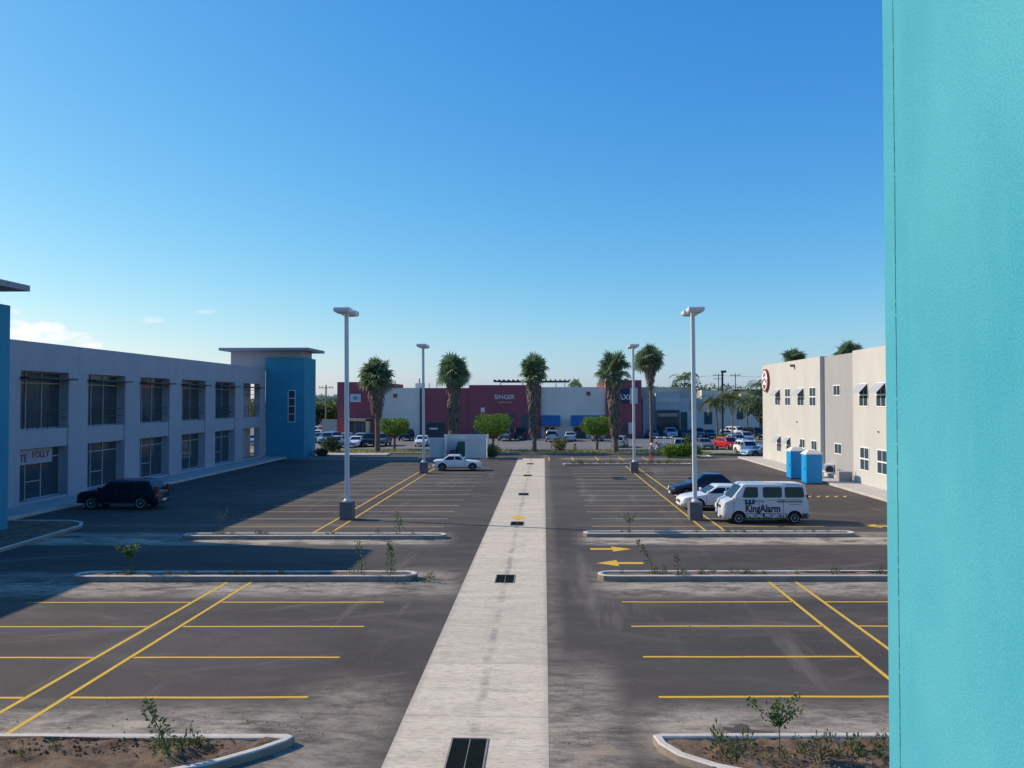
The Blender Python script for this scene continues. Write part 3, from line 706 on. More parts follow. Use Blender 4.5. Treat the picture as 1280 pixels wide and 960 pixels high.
# roof pergola and rooftop bits
pg = empty('roof_pergola', (PX(664, 136), 136, 8), 0, 'dark slatted steel pergola standing on the shop roof behind the palm', 'pergola')
b = MB(); x0, x1 = PX(617, 136)-PX(664, 136), PX(712, 136)-PX(664, 136); zt = PZ(475.8, 136)-8
b.box(x0, x1, -.1, .1, zt-.28, zt); b.box(x0+1, x1, 3, 3.2, zt-.28, zt)
k = x0
while k < x1: b.box(k, k+.25, -.9, 4, zt+.01, zt+.18); k += .8
b.build('beams', M['dark'], pg)
for x in (x0+1.2, x0+5, x1-2.3, x1-.8): MB().box(x-.1, x+.1, -.09, .09, -.2, zt-.28).build('post', M['offwhite'], pg)
tank = empty('water_tank', (PX(525, 131), 131, 7.9), 0, 'grey rooftop tank with a vent pipe behind the lamp post', 'tank')
MB().box(-.75, .75, -.5, .5, 0, .95).build('body', M['fblue'], tank, bevel=.08); MB().tube([(-.1, 0, .95), (-.1, 0, 1.7)], .12).build('pipe', M['lroof'], tank)
for px, h, lb_ in ((446.5, 2.1, 'thin'), (503, 1.2, 'short'), (513.5, .5, 'stubby'), (536, 1.0, 'dark'), (546, 1.6, 'thicker')):
    pass
mast = [(494, 1.3, 'thin antenna mast on the pale grey shop roof'), (536.5, .9, 'short dark vent pipe on the maroon roof right of the lamp post'), (546, 1.5, 'grey roof post left of the second palm crown')]
for px, h, l_ in mast: tag(MB().tube([(PX(px, 131), 131, 7.8), (PX(px, 131), 131, 7.98+h)], .06, 6).build('roof_pipe', M['dark']), l_, 'pipe')
# low beige wall to the left of the shops
tag(MB().box(PX(402.5, 122), PX(421, 122), 122, 122.3, 0, PZ(524.5, 122)).build('boundary_wall', M['fbeige']), 'plain beige boundary wall left of the maroon shop block', 'wall')
fb = empty('distant_block', (PX(405, 190), 190, 0), 0, 'grey distant building beyond trees left of the maroon shops', 'building')
b = MB(); b.box(-4, 2, 0, 10, 0, PZ(495, 190)); b.box(2.01, 4.5, 1, 10, 0, PZ(493, 190)); b.build('wall', M['fblue'], fb)
MB().box(-3.2, -.5, -.06, -.001, PZ(502, 190), PZ(499, 190)).build('window', M['glass'], fb); MB().box(-1, 1.8, -.06, -.001, PZ(513, 190), PZ(507, 190)).build('window', M['glass'], fb)

# right-hand far buildings
B2 = empty('pale_shop_building', (PX(840, 138), 138, 0), 0, 'pale blue-grey shop building with a dark portico right of the maroon block', 'building')
def b2(px0, px1, py0, py1, y, d, m, name, parent=B2, gr=False):
    b = MB().box(PX(px0, y), PX(px1, y), y, y+d, 0 if gr else PZ(py1, y), PZ(py0, y))
    b.v = [(x-PX(840, 138), yy_-138, z) for x, yy_, z in b.v]; return b.build(name, m, parent)
b2(803.5, 823, 498, 0, 139, 16, M['fblue'], 'wall', gr=True); b2(800, 868, 484, 498, 139.5, 16, M['fbeige'], 'upper_wall')
b2(819.5, 850, 491.5, 0, 138, 1.4, M['fblue'], 'wall', gr=True); b2(850.1, 880, 498, 0, 138.5, 16, M['fblue'], 'wall', gr=True)
b2(820.5, 849.5, 512.5, 545, 137.9, .09, M['glass'], 'shop_window'); b2(822, 847, 516.5, 520.5, 137.85, .04, M['fbeige'], 'fascia')
b2(851, 859, 515, 545, 138.4, .09, M['green'], 'shutter'); b2(862, 877, 500, 512, 138.4, .09, M['fbeige'], 'fascia')
b2(820, 849, 497.5, 503, 137.92, .07, M['fgrey'], 'sign_panel')
B3 = empty('grey_warehouse', (PX(920, 160), 160, 0), 0, 'grey flat-roofed warehouse behind the palms near the cream building', 'building')
def b3(px0, px1, py0, py1, y, d, m, name, gr=False):
    b = MB().box(PX(px0, y), PX(px1, y), y, y+d, 0 if gr else PZ(py1, y), PZ(py0, y))
    b.v = [(x-PX(920, 160), yy_-160, z) for x, yy_, z in b.v]; return b.build(name, m, B3)
b3(877, 985, 488, 0, 160, 16, M['fgrey'], 'wall', gr=True); b3(878, 890, 515, 530, 159.9, .09, M['green'], 'shutter'); b3(926.5, 934, 491, 495.8, 157.5, 2.4, M['white'], 'wall_cabinet')
b3(917, 985, 486.8, 489, 159.5, .49, M['dark'], 'eave'); b3(921, 929, 513, 524, 159.9, .09, M['green'], 'shutter')

# ------------------------------------------------------------------ lamp posts
def lamp(X, Y, zt):
    o = empty('lamp_post', (X, Y, 0), 0, None, 'lamp post', 'white twin-head lamp posts of the car park')
    MB().box(-.325, .325, -.325, .325, 0, .92).build('base', M['lampbase'], o, bevel=.02)
    b = MB(); b.lathe([(.19, .92), (.19, .95), (.16, 1.02), (.13, 1.05)], n=12); b.build('base_cover', M['pole'], o, smooth=50)
    b = MB(); w0, w1 = .10, .095; b.loft([[(-w0, -w0, 1.0), (w0, -w0, 1.0), (w0, w0, 1.0), (-w0, w0, 1.0)], [(-w1, -w1, zt-.05), (w1, -w1, zt-.05), (w1, w1, zt-.05), (-w1, w1, zt-.05)]])
    b.build('pole', M['pole'], o, bevel=.02)
    for s in (-1, 1):
        y0, y1 = sorted((s*.28, s*1.12)); ring = lambda z, i: [(-.39+i, y0+i, z), (.39-i, y0+i, z), (.39-i, y1-i, z), (-.39+i, y1-i, z)]
        h = MB().loft([ring(zt-.2, .07), ring(zt-.13, 0), ring(zt+.02, 0), ring(zt+.06, .05)]).build('lamp_head', M['pole'], o, bevel=.015)
        MB().box(-.28, .28, y0+.12, y1-.12, zt-.215, zt-.201).build('lens', M['lampglass'], h)
        ya, yb = sorted((s*.09, s*.28)); MB().box(-.05, .05, ya, yb, zt-.15, zt-.05).build('arm', M['pole'], o)
    return o
l0 = lamp(-10.05, 40.35, 10.55)
for (X, Y, lab) in ((-9.91, 40.08, 'near left lamp post on a dark square base in the left stalls'), (7.58, 40.62, 'near right lamp post whose base stands in front of the white saloon'),
                    (-9.89, 65.65, 'far left lamp post behind the white saloon near the white fence'), (7.47, 66.7, 'far right lamp post in the right stalls beside a palm')):
    o = l0 if lab.startswith('near left') else copy_tree(l0)
    o.location = (X, Y, 0); o['label'] = lab
    if 'near' in lab[:5]: o.rotation_euler = (0, R(-.45), 0)

# ------------------------------------------------------------------ vehicles
def bool_cut(body, cutter):
    m = body.modifiers.new('b', 'BOOLEAN'); m.operation = 'DIFFERENCE'; m.object = cutter; m.solver = 'EXACT'
    bpy.context.view_layer.update(); dg = bpy.context.evaluated_depsgraph_get()
    me = bpy.data.meshes.new_from_object(body.evaluated_get(dg)); body.modifiers.clear(); old = body.data; body.data = me
    bpy.data.meshes.remove(old); bpy.data.objects.remove(cutter)
    me.polygons.foreach_set('use_smooth', [True]*len(me.polygons)); me.set_sharp_from_angle(angle=R(32))
SED = dict(L=4.35, W=1.7, roof=1.38, belt=.92, hood=.82, trunk=.93, wf=.95, rf=.28, rr=-.95, wr=-1.55, wx=1.28, wr2=-1.3, wins=((None, -.22), (-.30, -1.12)), r=.31)
HAT = dict(L=3.8, W=1.68, roof=1.5, belt=.95, hood=.90, trunk=.97, wf=1.15, rf=.45, rr=-1.45, wr=-1.78, wx=1.2, wr2=-1.2, wins=((None, .0), (-.08, -.86), (-.96, None)), r=.31)
SUV = dict(L=4.5, W=1.82, roof=1.68, belt=1.08, hood=1.03, trunk=1.08, wf=1.05, rf=.45, rr=-1.75, wr=-2.1, wx=1.35, wr2=-1.35, wins=((None, .02), (-.06, -.95), (-1.06, None)), r=.37)
VAN = dict(L=4.18, W=1.67, roof=1.95, belt=1.22, hood=1.16, trunk=1.22, wf=1.70, rf=1.12, rr=-1.94, wr=-2.05, wx=1.33, wr2=-1.38, wins=((None, .38), (.14, -.78), (-.92, -1.86)), r=.29)
PICK = dict(L=5.1, W=1.75, roof=1.7, belt=1.02, hood=1.0, trunk=1.0, wf=1.15, rf=.65, rr=-.55, wr=-.7, wx=1.6, wr2=-1.6, wins=((None, .22), (.16, None)), r=.37, bed=True)
def vehicle(name, label, cat, loc, rz, col, K, group=None, near=False, **kw):
    K = dict(K, **kw); o = empty(name, loc, rz, label, cat, group); L, Wd = K['L'], K['W']; hw = Wd/2; r = K['r']
    zl = .24 if K is not None and r < .35 else .34
    body_m = col; hood, belt, tr = K['hood'], K['belt'], K['trunk']
    st = [(-L/2, tr-.25, hw-.16), (-L/2+.05, tr-.1, hw-.09), (-L/2+.2, tr-.01, hw-.03), (K['wr'], tr+.01, hw), ((K['wr']+K['wf'])/2, belt+.01, hw), (K['wf'], belt+.0, hw)]
    if L/2-K['wf'] > .5: st += [(K['wf']+.25, (belt+hood)/2+.01, hw-.01), (L/2-.45, hood-.02, hw-.03), (L/2-.18, hood-.09, hw-.09), (L/2-.05, hood-.2, hw-.18), (L/2, hood-.36, hw-.26)]
    else: st += [(L/2-.12, hood-.08, hw-.05), (L/2-.03, hood-.3, hw-.11), (L/2, hood-.55, hw-.15)]
    rings = []
    for x, zt, h in st:
        q = [(h*.55, zt+.012), (h*.84, zt), (h*.97, zt-.06), (h*1.0, zl+(zt-zl)*.52), (h*.985, zl+(zt-zl)*.28), (h*.96, zl+.08), (h*.86, zl)]
        rings.append([(x, y, z) for y, z in q]+[(x, -y, z) for y, z in reversed(q)])
    b = MB(); b.loft(rings); body = b.build('body', [body_m, M['black']], o)
    c = MB(); c.cur = 1
    for wx in (K['wx'], K['wr2']):
        for s in (-1, 1):
            ya, yb = sorted((s*(hw-.27), s*(hw+.2)))
            c.loft([[(wx+(r+.07)*math.cos(2*math.pi*k/20), yq, r+.01+(r+.07)*math.sin(2*math.pi*k/20)) for k in range(20)] for yq in (ya, yb)])
    if K.get('bed'): c.cur = 1; c.box(-L/2+.12, K['wr']-.12, -hw+.14, hw-.14, .62, 1.6)
    cut = c.build('cut', [body_m, M['black']]); cut.parent = o; bool_cut(body, cut)
    # cabin
    wf, rf, rr, wr, rz_ = K['wf'], K['rf'], K['rr'], K['wr'], K['roof']
    b0, b1 = hw*.95, hw*(.80 if K['roof'] < 1.9 else .86)
    def ring(xf, xr, hh, z, ch): return [(xf, hh-ch, z), (xf-ch, hh, z), (xr+ch, hh, z), (xr, hh-ch, z), (xr, -hh+ch, z), (xr+ch, -hh, z), (xf-ch, -hh, z), (xf, -hh+ch, z)]
    zc = rz_-.085
    cb_ = MB().loft([ring(wf, wr, b0, belt-.05, .05), ring(rf+.0, rr, b1, zc, .05), ring(rf-.08, rr+.07, b1-.06, rz_-.02, .09), ring(rf-.3, rr+.3, b1-.25, rz_, .12)])
    cab = cb_.build('cabin', body_m, o, smooth=28, bevel=.02)
    e = .002
    LQ = [(wf-.05, b0+e, belt-.05), (wr+.05, b0+e, belt-.05), (rr+.05, b1+e, zc), (rf-.05, b1+e, zc)]   # left side (+y), front to rear
    RQ = [(wr+.05, -b0-e, belt-.05), (wf-.05, -b0-e, belt-.05), (rf-.05, -b1-e, zc), (rr+.05, -b1-e, zc)]
    for (xa, xb) in K['wins']:
        def shape(flip):
            out = []
            for i, v in rrect(0, 1, .17 if rz_ < 1.9 else .15, .88, .10, 2):
                xF = (wf-.05)*(1-v)+(rf-.05)*v; xR = (wr+.05)*(1-v)+(rr+.05)*v
                f = min(xa if xa is not None else 9, xF-(.10 if rz_ < 1.9 else .34*(1-v)+.12)); q = max(xb if xb is not None else -9, xR+.10)
                x = f*(1-i)+q*i; out.append(((xF-x)/(xF-xR), v))
            if flip: out = [(1-u, v) for u, v in out][::-1]
            return out
        MB().plate(LQ, shape(False)).build('side_window', M['carglass'], o); MB().plate(RQ, shape(True)).build('side_window', M['carglass'], o)
    FQ = [(wf, -b0+.06, belt-.05), (wf, b0-.06, belt-.05), (rf, b1-.06, zc), (rf, -b1+.06, zc)]
    BQ = [(wr, b0-.06, belt-.05), (wr, -b0+.06, belt-.05), (rr, -b1+.06, zc), (rr, b1-.06, zc)]
    MB().plate(FQ, rrect(.03, .97, .10, .95, .06, 2)).build('windscreen', M['carglass'], o); MB().plate(BQ, rrect(.06, .94, .14, .92, .08, 2)).build('rear_window', M['carglass'], o)
    # lights, bumpers, plates, mirrors
    fx = L/2
    for s in (-1, 1):
        ya, yb = sorted((s*(hw*.50), s*(hw*.86)))
        if L/2-wf > .5: hl = MB().loft([[(fx-.13, ya, hood-.34), (fx-.19, yb, hood-.34), (fx-.24, yb, hood-.19), (fx-.17, ya, hood-.19)], [(fx+.0, ya, hood-.36), (fx-.13, yb, hood-.35), (fx-.18, yb, hood-.17), (fx-.06, ya, hood-.18)]])
        else: hl = MB().loft([[(fx-.16, ya, hood-.50), (fx-.2, yb, hood-.48), (fx-.22, yb, hood-.26), (fx-.17, ya, hood-.30)], [(fx+.015, ya, hood-.50), (fx-.05, yb, hood-.48), (fx-.08, yb, hood-.26), (fx-.005, ya, hood-.30)]])
        hl.build('headlight', M['head'], o)
        ya, yb = sorted((s*(hw*.60), s*(hw*.93)))
        tz = tr-.32 if K['roof'] < 1.6 else tr-.22
        h2 = .17 if K['roof'] < 1.6 else .42
        MB().box(-fx+.0 if h2 < .3 else -fx+.02, -fx+.16, ya, yb, tz, tz+h2).build('tail_light', M['tail'], o, bevel=.02)
        mi = MB().box(wf-.28, wf-.14, s*(hw+.02) if s > 0 else s*(hw+.18), s*(hw+.18) if s > 0 else s*(hw+.02), belt+.02, belt+.17); mi.build('mirror', body_m, o, bevel=.03)
        MB().box(-fx+.9, fx-.95, min(s*(hw-.03), s*(hw+.008)), max(s*(hw-.03), s*(hw+.008)), zl+.0, zl+.07).build('sill', M['dark'], o)
    MB().box(fx-.05, fx+.02, -hw*.48, hw*.48, hood-.42, hood-.30).build('grille', M['dark'], o, bevel=.01)
    MB().box(fx-.2, fx+.03, -hw*.74, hw*.74, zl+.0, zl+.16).build('bumper', M['dark'] if K['roof'] > 1.6 else body_m, o, bevel=.04)
    MB().box(-fx-.05, -fx+.2, -hw*.86, hw*.86, zl+.04, zl+.24).build('bumper', M['dark'] if K['roof'] > 1.6 else body_m, o, bevel=.04)
    MB().box(fx+.031, fx+.04, -.24, .24, zl+.05, zl+.16).build('number_plate', M['white'], o)
    MB().box(-fx-.06, -fx-.051, -.24, .24, zl+.1, zl+.21).build('number_plate', M['yellow'] if 0 else M['white'], o)
    if near:
        for s in (-1, 1):
            q = MB(); y0, y1 = sorted((s*(hw-.02), s*(hw+.004)))
            for x in [K['wins'][0][1]-.04, (K['wins'][1][1] if K['wins'][1][1] is not None else wr+.2)-.05, wf-.12]:
                q.box(x-.006, x+.006, y0, y1, zl+.16, belt-.08)
            q.build('door_seam', M['dark'], o)
            for x in (K['wins'][0][1]+.14, (K['wins'][1][1] if K['wins'][1][1] is not None else wr+.2)+.16 if K['roof'] < 1.9 else K['wins'][0][1]-.2):
                ya, yb = sorted((s*(hw-.01), s*(hw+.025))); MB().box(x-.07, x+.07, ya, yb, belt-.15, belt-.12).build('handle', body_m if K['roof'] < 1.9 else M['dark'], o)
        if K['roof'] < 1.9:
            for s in (-1, 1):
                ya, yb = sorted((s*(hw-.02), s*(hw+.012))); MB().box(K['wr2']+r+.12, K['wx']-r-.12, ya, yb, .50, .55).build('side_moulding', body_m, o, bevel=.008)
    for wx in (K['wx'], K['wr2']):
        for s in (-1, 1):
            yc = s*(hw-.11); w = MB(); w.lathe([(r*.62, -.09), (r*.9, -.1), (r, -.06), (r, .06), (r*.9, .1), (r*.62, .09)], (wx, yc, r), 'y', 20)
            wo = w.build('wheel', M['black'], o, smooth=40); h = MB(); q = s*.095
            h.lathe([(r*.63, q*.4), (r*.62, q*1.05), (r*.56, q*.95), (r*.2, q*.85), (r*.14, q*1.15), (.01, q*1.2)], (wx, yc, r), 'y', 20)
            h.build('rim', M['rim'], wo, smooth=40)
            if near:
                d = MB()
                for k in range(6):
                    a = 2*math.pi*k/6; cx, cz = wx+math.cos(a)*r*.38, r+math.sin(a)*r*.38
                    d.lathe([(r*.1, q*.9), (r*.1, q*1.06)], (cx, yc, cz), 'y', 8)
                d.build('rim_hole', M['black'], wo)
    return o, K, (LQ, RQ)
white = paint('white_car_paint', (.74, .74, .73)); navyp = paint('navy_car_paint', (.010, .017, .055), .2); silver = paint('silver_car_paint', (.42, .44, .47), .35, .3)
blackp = paint('black_car_paint', (.012, .013, .016), .2); redp = paint('red_car_paint', (.50, .02, .025)); greyp = paint('grey_car_paint', (.12, .13, .15)); bluep = paint('light_blue_car_paint', (.20, .33, .50), .3); vanw = paint('van_paint', (.55, .56, .60), .4); darkblue = paint('dark_blue_suv_paint', (.008, .013, .026), .25)
# van
van, K, (LQ, RQ) = vehicle('delivery_van', 'pale van with dark company lettering parked on the right by the lamp post', 'van', (10.72, 40.15, .004), math.pi+SK, vanw, VAN, near=True)
hw = K['W']/2
def vt(x, z): return Matrix.Translation((x, hw+.004, z)) @ Matrix.Rotation(math.pi, 4, 'Z') @ Matrix.Rotation(R(90), 4, 'X')
MB().box(-2.0, -1.74, hw-.05, hw+.004, .28, .52).build('lower_band', M['dark'], van); MB().box(-.99, .96, hw-.03, hw+.003, .28, .52).build('lower_band', M['dark'], van)
text_mesh('lettering', 'KingAlarm', .50, M['black'], van, vt(.17, .745), .003, .80, bold=.014)
text_mesh('lettering', 'SPECIAL PROJECTS', .23, M['lettering'], van, vt(.03, .40), .004, 1.0, shear=.25, bold=.004)
b = MB(); y0, y1 = hw-.02, hw+.006
for x in (.98, .80, .62): b.box(x-.05, x+.05, y0, y1, 1.03, 1.19)
b.box(.57, 1.03, y0, y1, .96, 1.04); b.build('crown_logo', M['navy'], van)
b = MB()
for z, x0, x1, h in ((1.17, -1.75, -.55, .022), (1.06, -1.75, -.5, .045), (.95, -1.7, -1.1, .018)):
    x = x0
    while x < x1: w = rnd.uniform(.04, .12); b.box(x, min(x+w, x1), y0, y1-.001, z, z+h); x += w+(.02 if h < .04 else 0.0)
b.build('small_print', M['greyp'] if 'greyp' in M else M['dark'], van)
MB().box(-.95, 1.0, hw-.02, hw+.003, 1.155, 1.160).build('slide_rail', M['dark'], van)
vehicle('parked_car', 'white saloon nosed in between the dark blue car and the van', 'car', (9.6, 44.75, .004), math.pi+SK, white, SED, near=True, group='parked cars')
vehicle('parked_car', 'dark navy saloon parked behind the white saloon and lamp post', 'car', (9.95, 50.05, .004), math.pi+SK, navyp, SED, near=True, roof=1.5, belt=.98, group='parked cars')
vehicle('parked_car', 'old white saloon parked side-on in front of the white slatted fence', 'car', (-7.38, 68.6, .004), SK, white, dict(SED, L=4.2, W=1.62, roof=1.36, wf=.72, rf=.22, rr=-.85, wr=-1.4, hood=.84), near=True, group='parked cars')
vehicle('parked_suv', 'dark sport utility car in deep shade before the office block', 'car', (-23.45, 43.85, .004), math.pi+SK, darkblue, SUV, near=True, roof=1.62, group='parked cars')
# cars of the far car park: pixel column, base row of the photograph, heading
def far(kind, label, px, py, rz, col, K, **kw):
    p = P(px, py, z=0); vehicle(kind, label, 'car', (p.x, p.y+K['W']/2, .004), rz, col, K, group='parked cars', **kw)
F = -math.pi/2; B = math.pi/2
def farY(kind, label, px, Y, rz, col, K, cat='car', **kw): return vehicle(kind, label, cat, (PX(px, Y), Y, .008), R(rz), col, K, group='parked cars', **kw)
farY('parked_suv', 'red hatchback facing forward beside the small white car', 909, 99.5, -70, redp, HAT)
farY('parked_car', 'small white hatchback facing forward by the corner of the cream building', 933.5, 91.0, -78, white, HAT)
farY('parked_car', 'dark saloon left of the red car', 880, 99, -90, greyp, SED)
farY('parked_suv', 'white tall car behind the palm trunk at the far right', 921, 134, -60, white, SUV)
farY('parked_car', 'white car half hidden by a lamp pole beyond the green bush', 903, 128, 180, white, SED)
farY('parked_suv', 'dark blue sport utility car seen over the small white one at the far right', 944, 124, -60, darkblue, SUV, roof=1.85)
farY('parked_car', 'pale blue-grey saloon between the red car and the dark blue one', 921, 110, -60, bluep, SED, W=1.8)
farY('parked_car', 'pale blue-grey hatchback under the big dark one at the far right', 931, 117, -80, silver, HAT)
farY('parked_car', 'light blue car tucked behind the cream building corner', 951, 86.8, 200, bluep, SED, roof=1.2, belt=.8)
farY('parked_car', 'silver saloon facing forward left of the far left lamp post', 528.5, 105, -90, white, SED)
farY('parked_suv', 'black four-wheel drive in the shade right of the middle flat-topped tree', 651, 122.5, 90, blackp, SUV, roof=1.9)
farY('parked_car', 'grey car in shade under the middle flat-topped tree', 631, 119, -90, greyp, SUV)
farY('parked_suv', 'silver tall car in front of the first blue awning', 689.5, 117, 90, silver, SUV)
farY('parked_car', 'silver saloon right of the yellow-green bush', 712.5, 119, 90, silver, SED)
farY('parked_car', 'silver hatchback half behind the fourth palm trunk', 775, 103.5, 75, silver, HAT)
farY('parked_car', 'dark car behind the right flat-topped tree', 746, 119, -90, greyp, SED)
farY('parked_car', 'white saloon facing forward just right of the near left lamp pole', 446, 103, -90, white, SED)
farY('parked_car', 'silver saloon behind the white one beyond the near left lamp pole', 452, 113, -90, silver, SED)
farY('parked_suv', 'black tall car behind the first palm trunk', 463, 104, -90, blackp, SUV)
farY('parked_car', 'dark car right of the first palm trunk', 478, 105, -90, greyp, SUV)
farY('parked_car', 'dark blue car under the left flat-topped tree', 508, 119, -90, darkblue, SUV)
farY('parked_suv', 'large white car with a blue windscreen left of the near left lamp pole', 412, 109, -100, bluep, SUV)
farY('parked_car', 'silver car beyond the dark hedge left of the near left lamp pole', 422, 101, -90, silver, HAT)
farY('parked_car', 'white car farthest left beside the blue tower', 398, 124, -100, white, SED)
farY('parked_car', 'grey car behind the blue tower edge', 397, 113, -95, greyp, SED)
farY('parked_car', 'white car seen just beyond the far blue tower', 394, 132, -95, white, SUV)
farY('parked_car', 'silver car left of the near left lamp pole, nearest the shops', 434, 114, -90, silver, SED)
for k, (px, c, l_) in enumerate(((815, greyp, 'dark grey car in the shade left of the portico'), (838, silver, 'silver car in the shade before the portico'), (856, blackp, 'black car in shade right of the portico'), (872, greyp, 'grey car in shade left of the feathery palms'), (886, blackp, 'black car at the foot of the feathery palms'))):
    farY('parked_car', l_, px, 128, -90, c, SUV if k % 2 else SED)
farY('parked_car', 'dark blue saloon behind the pickup truck rack', 862, 104, 180, darkblue, SED)
pk, K, _ = farY('pickup_truck', 'grey pickup truck with a tall rack behind the green bushes', 848, 92.5, 0, silver, PICK, cat='pickup truck')
b = MB(); zr = 1.75
for x in (-2.45, -1.6, -.8):
    for y in (-.8, .8): b.tube([(x, y, .95), (x, y, zr)], .03, 6)
for y in (-.8, .8):
    b.tube([(-2.45, y, zr), (-.8, y, zr)], .03, 6)
    for z in (1.2, 1.45): b.tube([(-2.45, y, z), (-.8, y, z)], .02, 6)
for x in (-2.45, -1.6, -.8): b.tube([(x, -.8, zr), (x, .8, zr)], .03, 6)
b.build('rack', M['offwhite'], pk)

# ------------------------------------------------------------------ portable toilets
def toilet(x, y, label):
    o = empty('portable_toilet', (x, y, .004), 0, label, 'portable toilet', 'blue portable toilets')
    w = 1.14; b = MB().box(0, w, 0, w, .08, 2.1); b.build('cabin', M['pot_l'], o, bevel=.03)
    MB().box(-.03, w+.03, -.03, w+.03, 0, .079).build('skid', M['dark'], o, bevel=.01)
    b = MB(); i = .0
    b.loft([[(-.04, -.04, 2.101), (w+.04, -.04, 2.101), (w+.04, w+.04, 2.101), (-.04, w+.04, 2.101)], [(-.02, -.02, 2.17), (w+.02, -.02, 2.17), (w+.02, w+.02, 2.17), (-.02, w+.02, 2.17)], [(.25, .25, 2.42), (w-.25, .25, 2.42), (w-.25, w-.25, 2.42), (.25, w-.25, 2.42)]])
    b.build('roof', M['pot_t'], o, smooth=20)
    for k in range(4):
        MB().box(.12+.24*k, .18+.24*k, -.012, .001, .2, 2.0).build('rib', M['pot_l'], o)
    d = MB().box(-.02, .001, .12, w-.12, .14, 2.0).build('door', M['pot_l'], o, bevel=.01); MB().box(-.04, -.019, .2, .3, 1.0, 1.15).build('handle', M['dark'], d)
    MB().tube([(w-.15, w-.2, 2.2), (w-.15, w-.2, 2.6)], .05, 8).build('vent_pipe', M['dark'], o)
toilet(18.72, 61.65, 'farther blue portable toilet, half hidden behind the other one'); toilet(18.72, 58.04, 'nearer blue portable toilet standing by the pavement edge')

# ------------------------------------------------------------------ white slatted enclosure
fe = empty('slatted_enclosure', (PX(572, 81.6), 81.6, 0), 0, 'white slatted fence enclosure round dark green machinery behind the old white saloon', 'fence')
fx0 = fe.location.x
def slats(x0, x1, y0, y1, z0, z1, name='slat_panel', step=.16):
    b = MB(); z = z0
    while z < z1-.02:
        if x1-x0 > y1-y0: b.loft([[(x0, y0, z), (x1, y0, z), (x1, y0+.02, z+.0), (x0, y0+.02, z)], [(x0, y0-.035, z+step*.8), (x1, y0-.035, z+step*.8), (x1, y0-.015, z+step*.8), (x0, y0-.015, z+step*.8)]])
        else: b.loft([[(x0, y0, z), (x0, y1, z), (x0+.02, y1, z), (x0+.02, y0, z)], [(x0-.06, y0, z+step*.8), (x0-.06, y1, z+step*.8), (x0-.04, y1, z+step*.8), (x0-.04, y0, z+step*.8)]])
        z += step
    if x1-x0 > y1-y0:
        b.box(x0, x1, y0+.05, y0+.07, z0, z1-.03)
        for x in (x0, x1-.07): b.box(x, x+.07, y0-.05, y0+.045, z0, z1)
        b.box(x0, x1, y0-.05, y0+.045, z1+.002, z1+.08)
    else: b.box(x0+.03, x0+.05, y0, y1, z0, z1-.03); b.box(x0-.06, x0+.06, y0, y1, z1+.002, z1+.08)
    return b.build(name, M['offwhite'], fe)
e = lambda px: PX(px, 81.6)-fx0
zt = 2.42
slats(e(581.5), e(608), 0, .05, .12, zt-.1); slats(e(536), e(555), 0.6, .65, .1, PZ(548.5, 82))
slats(e(555), e(581), 2.2, 2.25, .1, zt-.1); slats(e(556), e(556)+.05, 0, 2.2, .1, zt-.1); slats(e(608.5), e(608.5)+.05, 0, 2.2, .1, zt-.1)
MB().box(e(555), e(610), -.06, .02, zt+.01, zt+.1).build('top_rail', M['offwhite'], fe)
gm = empty('generator', (fx0, 82.4, 0), 0, 'dark green machine in the open bay of the white slatted fence', 'machine')
MB().box(e(571), e(581), 0, 1.2, .15, 1.75).build('cabinet', M['green'], gm, bevel=.06); MB().box(e(561), e(570.9), .1, 1.1, .1, .85).build('engine_box', M['dark'], gm, bevel=.1)
MB().prism([(e(568), .851), (e(570.9), .851), (e(570.9), 1.45)], 'y', .1, 1.0).build('hood', M['green'], gm)

